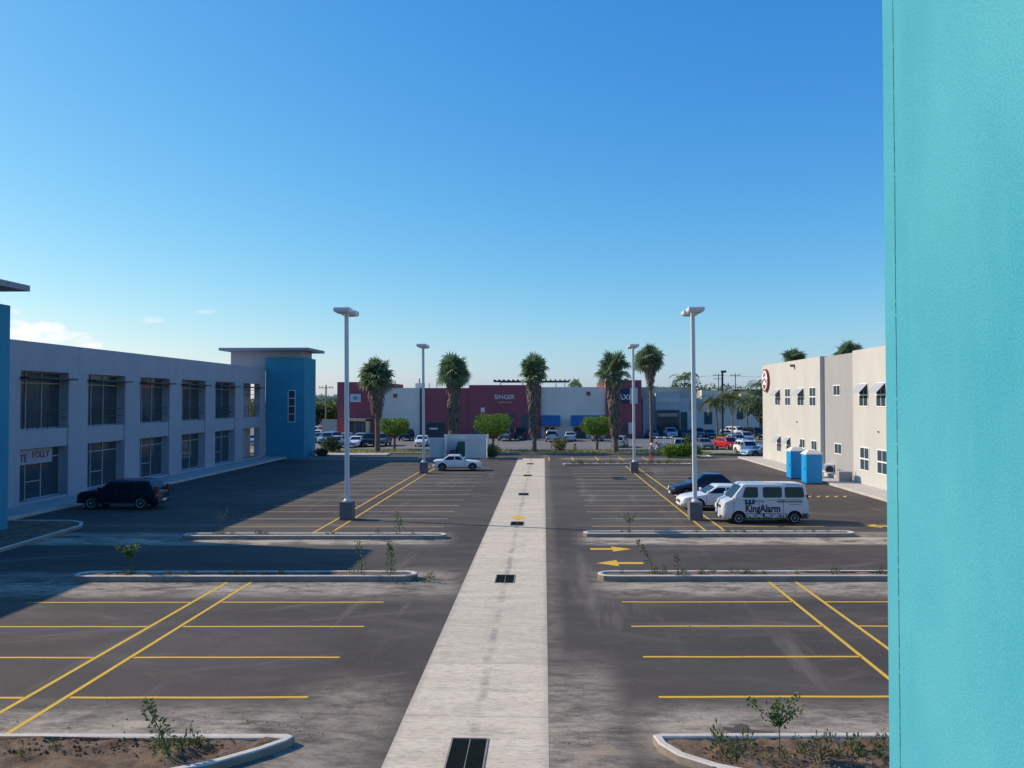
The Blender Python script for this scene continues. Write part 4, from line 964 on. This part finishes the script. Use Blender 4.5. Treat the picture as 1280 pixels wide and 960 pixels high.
# ------------------------------------------------------------------ vegetation
def quadleaf(b, c, d, n, l, w):
    """a pointed leaf: c base, d direction, n up"""
    s = d.cross(n)
    if s.length < 1e-4: s = Vector((1, 0, 0))
    s = s.normalized()*w
    b.face([c, c+d*l*.5+s, c+d*l, c+d*l*.5-s])
def rv(): 
    while True:
        v = Vector((rnd.uniform(-1, 1), rnd.uniform(-1, 1), rnd.uniform(-1, 1)))
        if .05 < v.length < 1: return v
def fanpalm(name, label, X, Y, ztop, Rc, skirt, trunk_r=.26, group='tall fan palms on the far verge', nf=54, lean=0):
    Rc *= 1.05; ztop += Rc*.05
    o = empty(name, (X, Y, .07), 0, label, 'palm tree', group)
    zc = ztop-Rc*.95-.07                      # crown centre height
    b = MB(); pts = [(lean*(k/6)**2, 0, zc*k/6) for k in range(7)]; b.tube(pts, [trunk_r*1.35]+[trunk_r]*5+[trunk_r*.8], 10); b.build('trunk', M['trunk'], o, smooth=60)
    # fans
    b = MB(); cx = lean
    for k in range(nf):
        t = (k+.5)/nf; az_ = k*2.39996+rnd.uniform(-.5, .5); el_ = R(88-126*t**.85+rnd.uniform(-18, 18))
        d = Vector((math.cos(az_)*math.cos(el_), math.sin(az_)*math.cos(el_), math.sin(el_)))
        c0 = Vector((cx, 0, zc+.1+rnd.uniform(-.35, .3))); pl = Rc*(rnd.uniform(.10, .34) if k % 3 == 0 else rnd.uniform(.36, .62)); tip = c0+d*pl; b.tube([c0, tip], [.035, .02], 3)
        up = Vector((0, 0, 1)); side = d.cross(up); side = side.normalized() if side.length > .01 else Vector((1, 0, 0)); side = (Matrix.Rotation(R(rnd.uniform(-65, 65)), 3, d) @ side).normalized(); nrm = side.cross(d).normalized()
        fr = Rc*rnd.uniform(.50, .68)
        for j in range(11):
            a = R(-78+156*j/10); bd = (d*math.cos(a)+side*math.sin(a)).normalized(); dr = Vector((0, 0, -.12-.3*rnd.random()))
            m1 = tip+bd*fr*.62; e1 = tip+(bd+dr).normalized()*fr*rnd.uniform(.9, 1.1); sw = bd.cross(nrm).normalized()*fr*.075
            b.face([tip, m1+sw, e1, m1-sw])
    b.build('crown', M['palmleaf'], o, fix=False)
    # dead skirt: closed core and hanging blades
    prof = [(z-.07, r*.78) for z, r in skirt]
    b = MB(); rings = []
    for z, r in prof:
        n = 14; rings.append([(cx*(z/zc)**2+r*.86*math.cos(2*math.pi*j/n)*rnd.uniform(.85, 1.08), r*.86*math.sin(2*math.pi*j/n)*rnd.uniform(.85, 1.08), z) for j in range(n)])
    b.loft(rings)
    tot = prof[0][0]-prof[-1][0]; nb = int(260*tot/4)
    for k in range(nb):
        t = rnd.random(); z = prof[0][0]-tot*t; r = next((prof[i][1]+(prof[i+1][1]-prof[i][1])*(prof[i][0]-z)/(prof[i][0]-prof[i+1][0]) for i in range(len(prof)-1) if prof[i][0] >= z >= prof[i+1][0]), .3)
        a = rnd.uniform(0, 2*math.pi); c = Vector((cx*(z/zc)**2+math.cos(a)*r*.85, math.sin(a)*r*.85, z+.3)); L = rnd.uniform(.5, 1.1); out = Vector((math.cos(a), math.sin(a), 0))
        e1 = c+out*rnd.uniform(.0, .22)+Vector((0, 0, -L)); s = Vector((-math.sin(a), math.cos(a), 0))*rnd.uniform(.05, .12); m1 = (c+e1)/2+out*.12
        b.face([c, m1+s, e1, m1-s])
    b.build('skirt', M['skirt'], o, fix=False)
    return o
def zz(py, Y): return PZ(py, Y)
Yp = 92.2
fanpalm('fan_palm', 'first fan palm from the left, full round crown over a tapering skirt', PX(472, Yp), Yp, zz(449, Yp), 2.2, [(zz(478, Yp), 1.25), (zz(488, Yp), 1.35), (zz(500, Yp), 1.05), (zz(513, Yp), .6), (zz(521, Yp), .33)], .27, lean=-.2)
fanpalm('fan_palm', 'second fan palm from the left, thick shaggy skirt reaching down behind the white fence', PX(567, Yp), Yp, zz(447, Yp), 1.95, [(zz(474, Yp), 1.0), (zz(486, Yp), 1.0), (zz(510, Yp), .78), (zz(535, Yp), .72), (zz(547, Yp), .6)], .27)
fanpalm('fan_palm', 'third fan palm, standing at the end of the concrete strip', PX(668, Yp), Yp, zz(447, Yp), 1.8, [(zz(474, Yp), 1.0), (zz(488, Yp), 1.05), (zz(515, Yp), .78), (zz(536, Yp), .68), (zz(545, Yp), .35)], .22, lean=-.1)
fanpalm('fan_palm', 'fourth fan palm with a long pale skirt, left of the far right lamp post', PX(769, Yp), Yp, zz(445, Yp), 2.05, [(zz(472, Yp), 1.15), (zz(486, Yp), 1.1), (zz(512, Yp), .82), (zz(536, Yp), .70), (zz(546, Yp), .4)], .28, lean=-.2)
fanpalm('fan_palm', 'tallest fan palm, slim bare trunk, just right of the far right lamp post', PX(814, 112), 112, zz(433.5, 112), 2.1, [(zz(452, 112), 1.2), (zz(462, 112), 1.15), (zz(474, 112), .65), (zz(484, 112), .28)], .2, lean=-.2)
fanpalm('fan_palm', 'fan palm top over the middle of the cream building roof', PX(992, 100), 100, zz(439, 100), 1.8, [(zz(452, 100), .8), (zz(470, 100), .5)], .22, 'fan palms behind the cream building')
fanpalm('fan_palm', 'fan palm top showing beside the roof cabin of the cream building', PX(1062, 92), 92, zz(430, 92), 1.7, [(zz(446, 92), .8), (zz(470, 92), .5)], .22, 'fan palms behind the cream building')
fanpalm('fan_palm', 'distant fan palm top over the grey shop roof right of the pergola', PX(718, 150), 150, zz(475, 150), 1.6, [(zz(485, 150), .6), (zz(495, 150), .4)], .2, 'distant palms beyond the shops', nf=26)
def featherpalm(label, X, Y, zc, Rc, m='palmyel', nf=22, lean=0):
    o = empty('feather_palm', (X, Y, .004), 0, label, 'palm tree', 'feathery palms in the far car park')
    b = MB(); b.tube([(0, 0, 0), (lean*.3, 0, zc*.5), (lean, 0, zc)], [.16, .11, .09], 8); b.build('trunk', M['palmpale' if lean > 0 else 'trunk'], o, smooth=60)
    b = MB()
    for k in range(nf):
        az_ = k*2.39996; el0 = R(rnd.uniform(15, 80)); d = Vector((math.cos(az_), math.sin(az_), 0)); p = Vector((lean, 0, zc)); L = Rc*rnd.uniform(1.0, 1.25); n = 9; prev = p
        for j in range(1, n+1):
            t = j/n; e_ = el0-t*R(120); p = prev+(d*math.cos(e_)+Vector((0, 0, math.sin(e_))))*L/n; dd = (p-prev).normalized(); s = dd.cross(Vector((0, 0, 1))); s = s.normalized() if s.length > .05 else Vector((-d.y, d.x, 0))
            for sg_ in (-1, 1):
                for h in (0, .5):
                    c = prev.lerp(p, h); l = L*.22*(1-.55*abs(2*t-1)); ld = (s*sg_+dd*.6+Vector((0, 0, -.75))).normalized(); quadleaf(b, c, ld, dd, l, .055)
            b.tube([prev, p], .02, 3); prev = p
    b.build('crown', M[m], o, fix=False)
featherpalm('yellowing feathery palm behind the tall dark lamp post', PX(897, 112), 112, PZ(503, 112), 2.9, lean=-.3)
featherpalm('feathery palm with a sunlit pale trunk right of the dark lamp post', PX(915, 112), 112, PZ(497, 112), 2.9, lean=.2)
featherpalm('dark feathery palm against the grey warehouse', PX(934, 128), 128, PZ(505, 128), 2.6, 'palmleaf'); featherpalm('dark feathery palm partly hidden by the cream building corner', PX(949, 128), 128, PZ(500, 128), 2.9, 'palmleaf')
featherpalm('feathery palm rising behind the pale shop roof', PX(856, 165), 165, PZ(474, 165), 3.6, 'palmleaf')
featherpalm('distant feathery palm behind the corner of the cream building roof line', PX(951, 150), 150, PZ(481, 150), 3.0, 'palmleaf')

def leafcloud(b, n, centre, rad, size, flat=1.0, shell=.55):
    cx, cy, cz = centre
    for _ in range(n):
        v = rv(); v = v.normalized()*(shell+(1-shell)*rnd.random())**.6
        c = Vector((cx+v.x*rad[0], cy+v.y*rad[1], cz+v.z*rad[2])); d = (rv().normalized()+v*.6).normalized(); quadleaf(b, c, d, rv().normalized(), size*rnd.uniform(.6, 1.4), size*.35)
def tree(name, label, X, Y, h, rw, m, clumps=14, leaf=.3, nl=160, cb=.45, cat='tree', group=None, trunk_r=.15, z0=.004):
    o = empty(name, (X, Y, z0), 0, label, cat, group); b = MB(); top = h*.8
    b.tube([(0, 0, 0), (.05, 0, h*cb*.7), (0, .05, top)], [trunk_r*1.3, trunk_r, trunk_r*.3], 8)
    cs = []
    for k in range(clumps):
        a = k*2.4; q = ((k+.5)/clumps)**.5; zc = h*(cb+(1-cb)*rnd.uniform(.15, .9)); rr_ = rw*q*(1-.4*((zc/h-cb)/(1-cb))**2)*.8
        c = (math.cos(a)*rr_, math.sin(a)*rr_, min(zc, h-rw*.25)); cs.append(c); b.tube([(0, 0, h*cb*.6), (c[0]*.5, c[1]*.5, c[2]*.85), c], [trunk_r*.5, trunk_r*.3, .02], 5)
    b.build('trunk', M['bark'], o, smooth=60); b = MB()
    for c in cs: s = rw*rnd.uniform(.26, .46); leafcloud(b, nl, c, (s, s, s*.75), leaf)
    b.build('crown', M[m], o, fix=False); return o
def flat_tree(label, px, Y, w, zt, zb):
    """clipped tree with a flat-topped dense crown"""
    o = empty('clipped_tree', (PX(px, Y), Y, .07), 0, label, 'tree', 'clipped flat-topped trees on the verge'); b = MB()
    b.tube([(0, 0, 0), (.06, 0, zb*.8), (.02, 0, zb+.3)], [.17, .13, .1], 8)
    for k in range(7): a = 2*math.pi*k/7; b.tube([(.05, 0, zb*.75), (math.cos(a)*w*.2, math.sin(a)*w*.2, zb+.1), (math.cos(a)*w*.38, math.sin(a)*w*.38, zt-.4)], [.09, .06, .03], 5)
    b.build('trunk', M['bark'], o, smooth=60); b = MB(); H = zt-zb
    for k in range(4200):
        a = rnd.uniform(0, 2*math.pi); t = rnd.random(); f = math.sin(min(1, .38+t*1.15)*math.pi/2)*(1 if t < .82 else (1-(t-.82)*.9)); rr_ = w/2*f*(rnd.random()**.35)*(1+.32*mnoise.noise(Vector((math.cos(a)*2.2, math.sin(a)*2.2, t*3+px))))
        z = zb+H*t*(1+.10*mnoise.noise(Vector((math.cos(a)*rr_, math.sin(a)*rr_, px)))); quadleaf(b, Vector((math.cos(a)*rr_, math.sin(a)*rr_, z)), (rv().normalized()+Vector((0, 0, .7))).normalized(), rv().normalized(), rnd.uniform(.12, .24), .06)
    b.build('crown', M['ficus'], o, fix=False)
flat_tree('clipped flat-topped tree beside the first palm', 493, 96, 3.75, PZ(525, 96), PZ(544, 96)); flat_tree('clipped flat-topped tree in front of the maroon wall, right of the white fence', 616, 95, 4.3, PZ(519.5, 95), PZ(545, 95))
flat_tree('clipped flat-topped tree beside the fourth palm, before the blue awning', 746, 96, 3.7, PZ(522.5, 96), PZ(544, 96))
def bush(label, X, Y, w, h, m, n=900, z0=.07, leaf=.16, name='bush', cat='bush', group=None, d=None):
    o = empty(name, (X, Y, z0), 0, label, cat, group); b = MB(); d = d or w
    for _ in range(max(5, int(n/90))):
        c = (rnd.uniform(-.3, .3)*w, rnd.uniform(-.3, .3)*d, h*rnd.uniform(.3, .62)); leafcloud(b, 90, c, (w*.26, d*.26, h*.36), leaf)
    b.build('foliage', M[m], o, fix=False); b = MB()
    for k in range(5): b.tube([(0, 0, 0), (rnd.uniform(-.25, .25)*w, rnd.uniform(-.25, .25)*d, h*.6)], [.03, .01], 4)
    b.build('stem', M['bark'], o); return o
bush('yellow-green round bush on the verge right of the third palm', PX(698.5, 94), 94, 1.7, 1.55, 'bushy', 1400)
bush('dark rounded bush at the right end of the white slatted fence', PX(616, 82.5), 82.5, 1.5, 1.5, 'leafmid', 1400)
bush('bright green bush filling the small rounded island on the right', PX(852, 84.3), 84.3, 4.2, 1.45, 'ficus', 3600, .1, .2, d=2.2)
bush('tall leafy shoot rising from the bright green bush', PX(859, 84.6), 84.6, .8, 2.6, 'sapling', 500, .1, .2)
bush('dark clipped hedge clump left of the near left lamp pole', PX(414, 91.5), 91.5, 2.3, 1.9, 'leafdark', 2200)
bush('low dark shrub at the foot of the far blue tower', PX(402, 84.5), 84.5, 1.5, .9, 'leafdark', 900)
bush('green shrub among parked cars below the palms', PX(905, 113), 113, 2.5, 1.4, 'ficus', 1300, .004, .25)
for px, Y, h, rw, m, l_ in ((409, 160, 7.0, 4.5, 'leafmid', 'pale green tree behind the beige wall on the left'), (396, 150, 5, 3.6, 'leafdark', 'dark tree beside the blue tower edge'), (417, 152, 5.5, 3.0, 'leafmid', 'green tree just left of the maroon block'),
                            (842, 165, 9.5, 5.5, 'leafdark', 'large dark tree behind the pale shop roof'), (868, 170, 9.6, 5.0, 'leafdark', 'dark tree right of the near right lamp pole, behind the roofs'), (826, 160, 8.6, 3.5, 'leafmid', 'green tree behind the portico roof'),
                            (886, 200, 10.0, 4.5, 'leafmid', 'distant tree left of the dark lamp post'), (915, 200, 10.2, 4.5, 'leafdark', 'distant tree between two utility poles'), (951, 140, 8.0, 3.6, 'leafdark', 'dark tree against the corner of the cream building'),
                            (820, 175, 9.6, 2.4, 'leafdark', 'narrow dark tree right of the tallest palm')):
    tree('tree', l_, PX(px, Y), Y, h, rw, m, 18, .42, 110, .35, group='trees beyond the far car park', trunk_r=.2)

tree('tree', 'tree seen through the last open bay of the office block', -53, 146, 6.2, 4.5, 'leafmid', 16, .42, 110, .3, group='trees beyond the far car park', trunk_r=.2)
vehicle('parked_car', 'blue car glimpsed through the last ground-floor bay of the office block', 'car', (-39.0, 107, .008), R(-80), bluep, SED, group='parked cars')
# saplings and weeds in the islands
def sapling(label, X, Y, h, lean, z0=.14, style='spread', n=260, leaf=.06, m='sapling', spread=.33):
    o = empty('sapling', (X, Y, z0), 0, label, 'sapling'); b = MB(); lf = MB()
    base = Vector((0, 0, -.02)); top = Vector((lean[0], lean[1], h))
    def pt(t): return base.lerp(top, t)+Vector((.05*math.sin(t*5)*h, .03*math.cos(t*4)*h, 0))*t
    if style == 'spread':
        fork = Vector((0, 0, h*.48)); b.tube([base, fork*.5+Vector((.01, 0, 0)), fork], [.013, .011, .009], 5); ends = []
        for a, l, e_ in ((0.1, .55, 62), (2.9, .62, 38), (1.7, .4, 70), (4.4, .42, 60), (5.8, .5, 45), (3.5, .3, 60)):
            d = Vector((math.cos(a)*math.cos(R(e_)), math.sin(a)*math.cos(R(e_))*.7, math.sin(R(e_)))); e1 = fork+d*h*l; b.tube([fork, fork.lerp(e1, .5)+Vector((0, 0, -.02)), e1], [.008, .006, .003], 4); ends.append((fork, e1))
        for k in range(n):
            a, e1 = rnd.choice(ends); t = rnd.uniform(.15, 1.05); c = a.lerp(e1, t)+rv()*.09; quadleaf(lf, c, rv().normalized(), rv().normalized(), leaf*rnd.uniform(.7, 1.4), leaf*.32)
    else:
        b.tube([pt(k/6) for k in range(7)], [.014, .012, .011, .009, .008, .006, .003], 5)
        for k in range(n):
            t = rnd.random()**.8; w = spread*(1-t)*(.4 if t < .12 else 1)+.05; v = rv(); c = pt(t)+Vector((v.x*w, v.y*w, v.z*.06)); quadleaf(lf, c, (v+Vector((0, 0, .3))).normalized(), rv().normalized(), leaf*rnd.uniform(.7, 1.5), leaf*.3)
    b.build('stem', M['bark'], o, smooth=60); lf.build('foliage', M[m], o, fix=False); return o
p = P(212, 947, z=.14); sapling('bushy young sapling leaning left in the bottom left island', p.x, p.y, .86, (-.40, .1), style='cone', n=230, leaf=.065, spread=.2)
p = P(974, 945, z=.14); sapling('slender forked sapling in the bottom right island', p.x, p.y, 1.05, (0, 0), n=380, leaf=.06)
p = P(162, 716, z=.2); sapling('small round-headed sapling at the left end of the shaded island', p.x, p.y, 1.05, (0, 0), .18, n=420, leaf=.075)
p = P(488, 717, z=.2); sapling('small cone-shaped sapling at the right tip of the island', p.x, p.y, 1.05, (.02, 0), .18, 'cone', 240, .07, spread=.16)
p = P(452, 718, z=.2); sapling('thin wispy sapling left of the cone-shaped one', p.x, p.y, 1.15, (-.08, 0), .18, 'cone', 110, .075, spread=.16)
p = P(276, 668, z=.18); sapling('bare twig sapling near the left end of the island before the left lamp post', p.x, p.y, 1.25, (0, 0), .16, n=40, leaf=.06)
p = P(500, 668, z=.18); sapling('twig sapling with a green tip right of the left lamp post', p.x, p.y, .95, (-.1, 0), .16, 'cone', 90, .09, spread=.2)
p = P(787, 668, z=.18); sapling('twig sapling in the island before the right stalls', p.x, p.y, 1.1, (0, 0), .16, n=110, leaf=.07)
p = P(820, 716, z=.2); sapling('thin dark sapling leaning left behind the yellow arrows', p.x, p.y, 1.15, (-.6, 0), .18, 'cone', 90, .085, 'weed', spread=.06)
p = P(848, 716, z=.2); sapling('short straggly sapling right of the leaning one', p.x, p.y, .6, (-.05, 0), .18, 'cone', 60, .07, 'weed', spread=.12)
weeds = []
for k in range(6):
    b = MB(); n = 46 if k < 4 else 26; w = rnd.uniform(.13, .24)
    for j in range(n):
        v = rv(); c = Vector((v.x*w, v.y*w, abs(v.z)*w*1.5)); quadleaf(b, c, (v+Vector((0, 0, .8))).normalized(), rv().normalized(), rnd.uniform(.06, .13), .022)
    for j in range(8): v = rv(); b.tube([(0, 0, -.03), (v.x*w*.7, v.y*w*.7, w*1.2)], [.005, .003], 3)
    me = b.build('weed', M['weed'], fix=False); weeds.append(me.data); bpy.data.objects.remove(me)
def scatter(label, group, boxx, boxy, z, n, s0, s1, avoid=None):
    for _ in range(n):
        o = bpy.data.objects.new('weed_clump', rnd.choice(weeds)); C.objects.link(o); s = rnd.uniform(s0, s1)
        x = rnd.uniform(*boxx); o.location = (x, sk(x, rnd.uniform(*boxy)), z); o.scale = (s, s, s*rnd.uniform(.8, 1.4)); o.rotation_euler = (0, 0, rnd.uniform(0, 6.28)); tag(o, label, 'weed', group)
scatter('small weed clump in the brown soil of the bottom left island', 'weeds of the bottom left island', (-10.5, -5.6), (13.1, 13.8), .11, 11, .35, .8)
scatter('leafy weed clump in the reddish soil of the bottom right island', 'weeds of the bottom right island', (2.9, 6.3), (12.85, 13.8), .11, 24, .4, .9)
scatter('weed sprout in the long left island behind the nearest stalls', 'weeds of the long left island', (-14, -5), (26.55, 26.95), .16, 15, .3, .75)
scatter('weed sprout in the long right island below the yellow arrows', 'weeds of the long right island', (2.4, 12), (26.55, 26.95), .16, 20, .3, .8)
scatter('weed sprout in the island before the left lamp post', 'weeds of the island by the left lamp post', (-14.5, -5), (34.7, 35.05), .14, 13, .35, .8)
scatter('weed sprout in the island before the van', 'weeds of the island by the van', (2.5, 13), (35.2, 35.55), .14, 14, .3, .7)
scatter('grass tuft in the thin distant island', 'tufts of the thin distant island', (2.2, 13), (73.9, 74.4), .12, 34, .6, 1.3)
scatter('weed growing on the asphalt just off the tip of the left island', 'weeds at the tip of the left island', (-4.25, -3.7), (26.4, 26.8), .004, 4, .5, .8)
b = MB()
for _ in range(5000):
    x = rnd.uniform(-24, 14); y = rnd.uniform(89.6, 96.2); quadleaf(b, Vector((x, y, .06)), Vector((rnd.uniform(-.4, .4), rnd.uniform(-.4, .4), 1)).normalized(), Vector((0, 1, 0)), rnd.uniform(.08, .22), .03)
tag(b.build('grass', leafmat('grass_blade', (.14, .18, .04), (.42, .38, .15), 1.5), fix=False), 'patchy green and dry grass along the far verge under the palms', 'grass', kind='stuff')
# clods and stones lying in the nearest island soil
b = MB()
for _ in range(700):
    x, y = (rnd.uniform(-11, -5.3), rnd.uniform(13.05, 13.85)) if rnd.random() < .5 else (rnd.uniform(2.6, 6.8), rnd.uniform(12.85, 13.85))
    r_ = rnd.uniform(.01, .035); b.lathe([(r_*.3, -r_*.6), (r_, 0), (r_*.4, r_*.7)], (x, y, .125), n=5)
tag(b.build('clods', M['soil']), 'scattered soil clods in the two nearest islands', 'soil', kind='stuff')

b = MB()
for _ in range(420):
    x = rnd.choice((rnd.uniform(-10, -3), rnd.uniform(.3, 9))); y = rnd.choice((rnd.gauss(14.6, .5), rnd.gauss(26.0, .4), rnd.uniform(12, 24)))
    if 13.2 < y < 14.2 and (x < -4.3 or x > 1.9) or y < 11.5: continue
    r_ = rnd.uniform(.006, .022); b.lathe([(r_*.6, 0), (r_, r_*.4), (r_*.3, r_)], (x, sk(x, y), .006), n=5)
tag(b.build('gravel', M['kerb']), 'loose pebbles and grit scattered on the near asphalt', 'gravel', kind='stuff')
# ------------------------------------------------------------------ poles, posts and people
def upole(label, px, Y, zt, m='wood', arms=2, r=.12, cat='utility pole'):
    o = empty('utility_pole', (PX(px, Y), Y, 0), 0, label, cat, 'utility poles beyond the shops'); MB().tube([(0, 0, 0), (0, 0, zt)], [r*1.2, r*.8], 8).build('pole', M[m], o)
    for k in range(arms):
        MB().box(-1.1, 1.1, -.05, .05, zt-.5-.7*k, zt-.4-.7*k).build('crossarm', M[m], o)
    b = MB()
    for x in (-1, -.6, .6, 1): b.tube([(x, 0, zt-.4), (x, 0, zt-.15)], .05, 6)
    b.build('insulator', M['dark'], o)
upole('wooden utility pole with a crossarm left of the maroon block', 407.5, 124, PZ(481, 124), 'wood', 1, .14); upole('utility pole with crossarms left of the dark lamp post', 898.3, 170, PZ(467, 170), 'dark', 2, .1)
upole('utility pole right of the dark lamp post', 919.3, 170, PZ(467, 170), 'dark', 1, .11)
o = empty('dark_lamp_post', (PX(903, 114), 114, 0), 0, 'tall dark square-headed lamp post among the feathery palms', 'lamp post'); MB().box(-.12, .12, -.12, .12, 0, PZ(466, 114)).build('pole', M['dark'], o)
zt = PZ(463.5, 114); MB().box(-.15, .5, -.35, .35, zt-.3, zt).build('lamp_head', M['dark'], o, bevel=.03)
# power lines
for a, b_, z, l_ in ((840, 898, 9.9, 'thin power cable running left from the pole by the dark lamp post'), (898, 980, 11.2, 'thin power cable running right past the dark lamp post')):
    pts = [(PX(a, 170)+(PX(b_, 170)-PX(a, 170))*k/8, 170, PZ(467, 170)-.4+(-.3)*(1-(k/4-1)**2)) for k in range(9)]
    tag(MB().tube(pts, .02, 4).build('power_cable', M['dark']), l_, 'cable')
o = empty('gas_cylinder', (PX(718.5, 94), 94, .07), 0, 'small yellow hydrant on the verge right of the yellow-green bush', 'hydrant')
MB().lathe([(.2, 0), (.2, .3), (.24, .32), (.18, .5), (.06, .56)], n=10).build('body', M['yellow'], o, smooth=50); o.name = 'hydrant'
MB().lathe([(.09, .56), (.1, .85), (.03, .9)], n=8).build('cap', M['dark'], o)
for px, Y, l_ in ((928.5, 104, 'white'), (943, 101, 'white')):
    tag(MB().lathe([(.09, 0), (.09, 1.0), (.06, 1.08), (.01, 1.1)], (PX(px, Y), Y, 0), n=10).build('bollard', M['white']), 'white round bollard between the red car and the pale blue one' if px < 930 else 'white round bollard just left of the cream building corner', 'bollard')

def person():
    p = P(814.5, 577.5, z=0); o = empty('person', (p.x, p.y, .004), R(25), 'person in a white hard hat, grey shirt and red trousers standing on the far asphalt', 'person')
    J = {'pel': (0, 0, .95, .14, .10), 'wai': (0, 0, 1.08, .125, .095), 'che': (0, 0, 1.30, .155, .105), 'nek': (0, 0, 1.47, .06, .06), 'hd1': (0, -.01, 1.57, .075, .085), 'hd2': (0, -.015, 1.68, .08, .09),
         'shl': (.17, 0, 1.40, .06, .06), 'ell': (.24, -.05, 1.13, .045, .045), 'wrl': (.14, -.27, 1.22, .032, .03), 'shr': (-.17, 0, 1.40, .06, .06), 'elr': (-.24, -.02, 1.12, .045, .045), 'wrr': (-.23, -.12, .88, .032, .03),
         'hpl': (.09, 0, .90, .095, .095), 'knl': (.11, -.02, .50, .062, .062), 'anl': (.12, 0, .10, .042, .045), 'tol': (.13, -.14, .04, .04, .03), 'hpr': (-.09, 0, .90, .095, .095), 'knr': (-.12, -.03, .50, .062, .062), 'anr': (-.14, .02, .10, .042, .045), 'tor': (-.16, -.12, .04, .04, .03)}
    E = [('pel', 'wai'), ('wai', 'che'), ('che', 'nek'), ('nek', 'hd1'), ('hd1', 'hd2'), ('che', 'shl'), ('shl', 'ell'), ('ell', 'wrl'), ('che', 'shr'), ('shr', 'elr'), ('elr', 'wrr'), ('pel', 'hpl'), ('hpl', 'knl'), ('knl', 'anl'), ('anl', 'tol'), ('pel', 'hpr'), ('hpr', 'knr'), ('knr', 'anr'), ('anr', 'tor')]
    for h, w in (('l', 'wrl'), ('r', 'wrr')):
        base = Vector(J[w][:3]); d = (base-Vector(J['el'+h][:3])).normalized(); sd_ = Vector((1, 0, 0)); J['pm'+h] = (*(base+d*.06), .034, .018); E.append((w, 'pm'+h))
        for i, (off, ln) in enumerate(((-.03, .075), (-.01, .085), (.01, .08), (.03, .06))):
            J[f'f{h}{i}'] = (*(base+d*.10+sd_*off), .009, .009); J[f'g{h}{i}'] = (*(base+d*(.10+ln)+sd_*off*1.3+Vector((0, -.02, -.01))), .007, .007); E += [('pm'+h, f'f{h}{i}'), (f'f{h}{i}', f'g{h}{i}')]
        J['th'+h] = (*(base+d*.07+sd_*(.055 if h == 'r' else -.055)), .009, .009); E.append(('pm'+h, 'th'+h))
    def skin(name, keys, m, grow=0, parent=o, root=None):
        ks = [k for k in J if k in keys] if keys else list(J); ix = {k: i for i, k in enumerate(ks)}
        me = bpy.data.meshes.new(name); me.from_pydata([J[k][:3] for k in ks], [(ix[a], ix[b]) for a, b in E if a in ix and b in ix], [])
        ob = bpy.data.objects.new(name, me); C.objects.link(ob); md = ob.modifiers.new('s', 'SKIN'); md.use_smooth_shade = True
        for k in ks: sv = me.skin_vertices[0].data[ix[k]]; sv.radius = (J[k][3]+grow, J[k][4]+grow); sv.use_root = (k == (root or ks[0]))
        ob.modifiers.new('d', 'SUBSURF').levels = 1; ob.modifiers['d'].render_levels = 1
        bpy.context.view_layer.update(); m2 = bpy.data.meshes.new_from_object(ob.evaluated_get(bpy.context.evaluated_depsgraph_get())); bpy.data.objects.remove(ob)
        m2.materials.clear(); m2.materials.append(m); q = bpy.data.objects.new(name, m2); C.objects.link(q); q.parent = parent; return q
    sk = mat('skin', (.16, .085, .055), .6); skin('body', None, sk)
    skin('shirt', {'pel', 'wai', 'che', 'shl', 'ell', 'shr', 'elr'}, mat('grey_shirt', (.34, .31, .31), .9), .018); skin('trousers', {'pel', 'hpl', 'knl', 'anl', 'hpr', 'knr', 'anr'}, mat('red_trousers', (.33, .10, .10), .9), .016)
    b = MB(); b.lathe([(.145, 1.69), (.13, 1.70), (.125, 1.76), (.09, 1.83), (.03, 1.86), (.005, 1.865)], n=14); b.build('hard_hat', M['white'], o, smooth=50)
    b = MB(); b.lathe([(.004, -.015), (.013, 0), (.004, .012)], (0, -.105, 1.62), n=6)
    for s in (-1, 1): b.lathe([(.004, -.008), (.011, 0), (.004, .008)], (s*.035, -.098, 1.655), n=6)
    b.build('face', M['dark'], o)
    for s, k in ((1, 'tol'), (-1, 'tor')): q = J[k]; MB().box(q[0]-.05, q[0]+.05, q[1]-.05, q[1]+.2, 0, .09).build('shoe', M['black'], o, bevel=.03)
person()
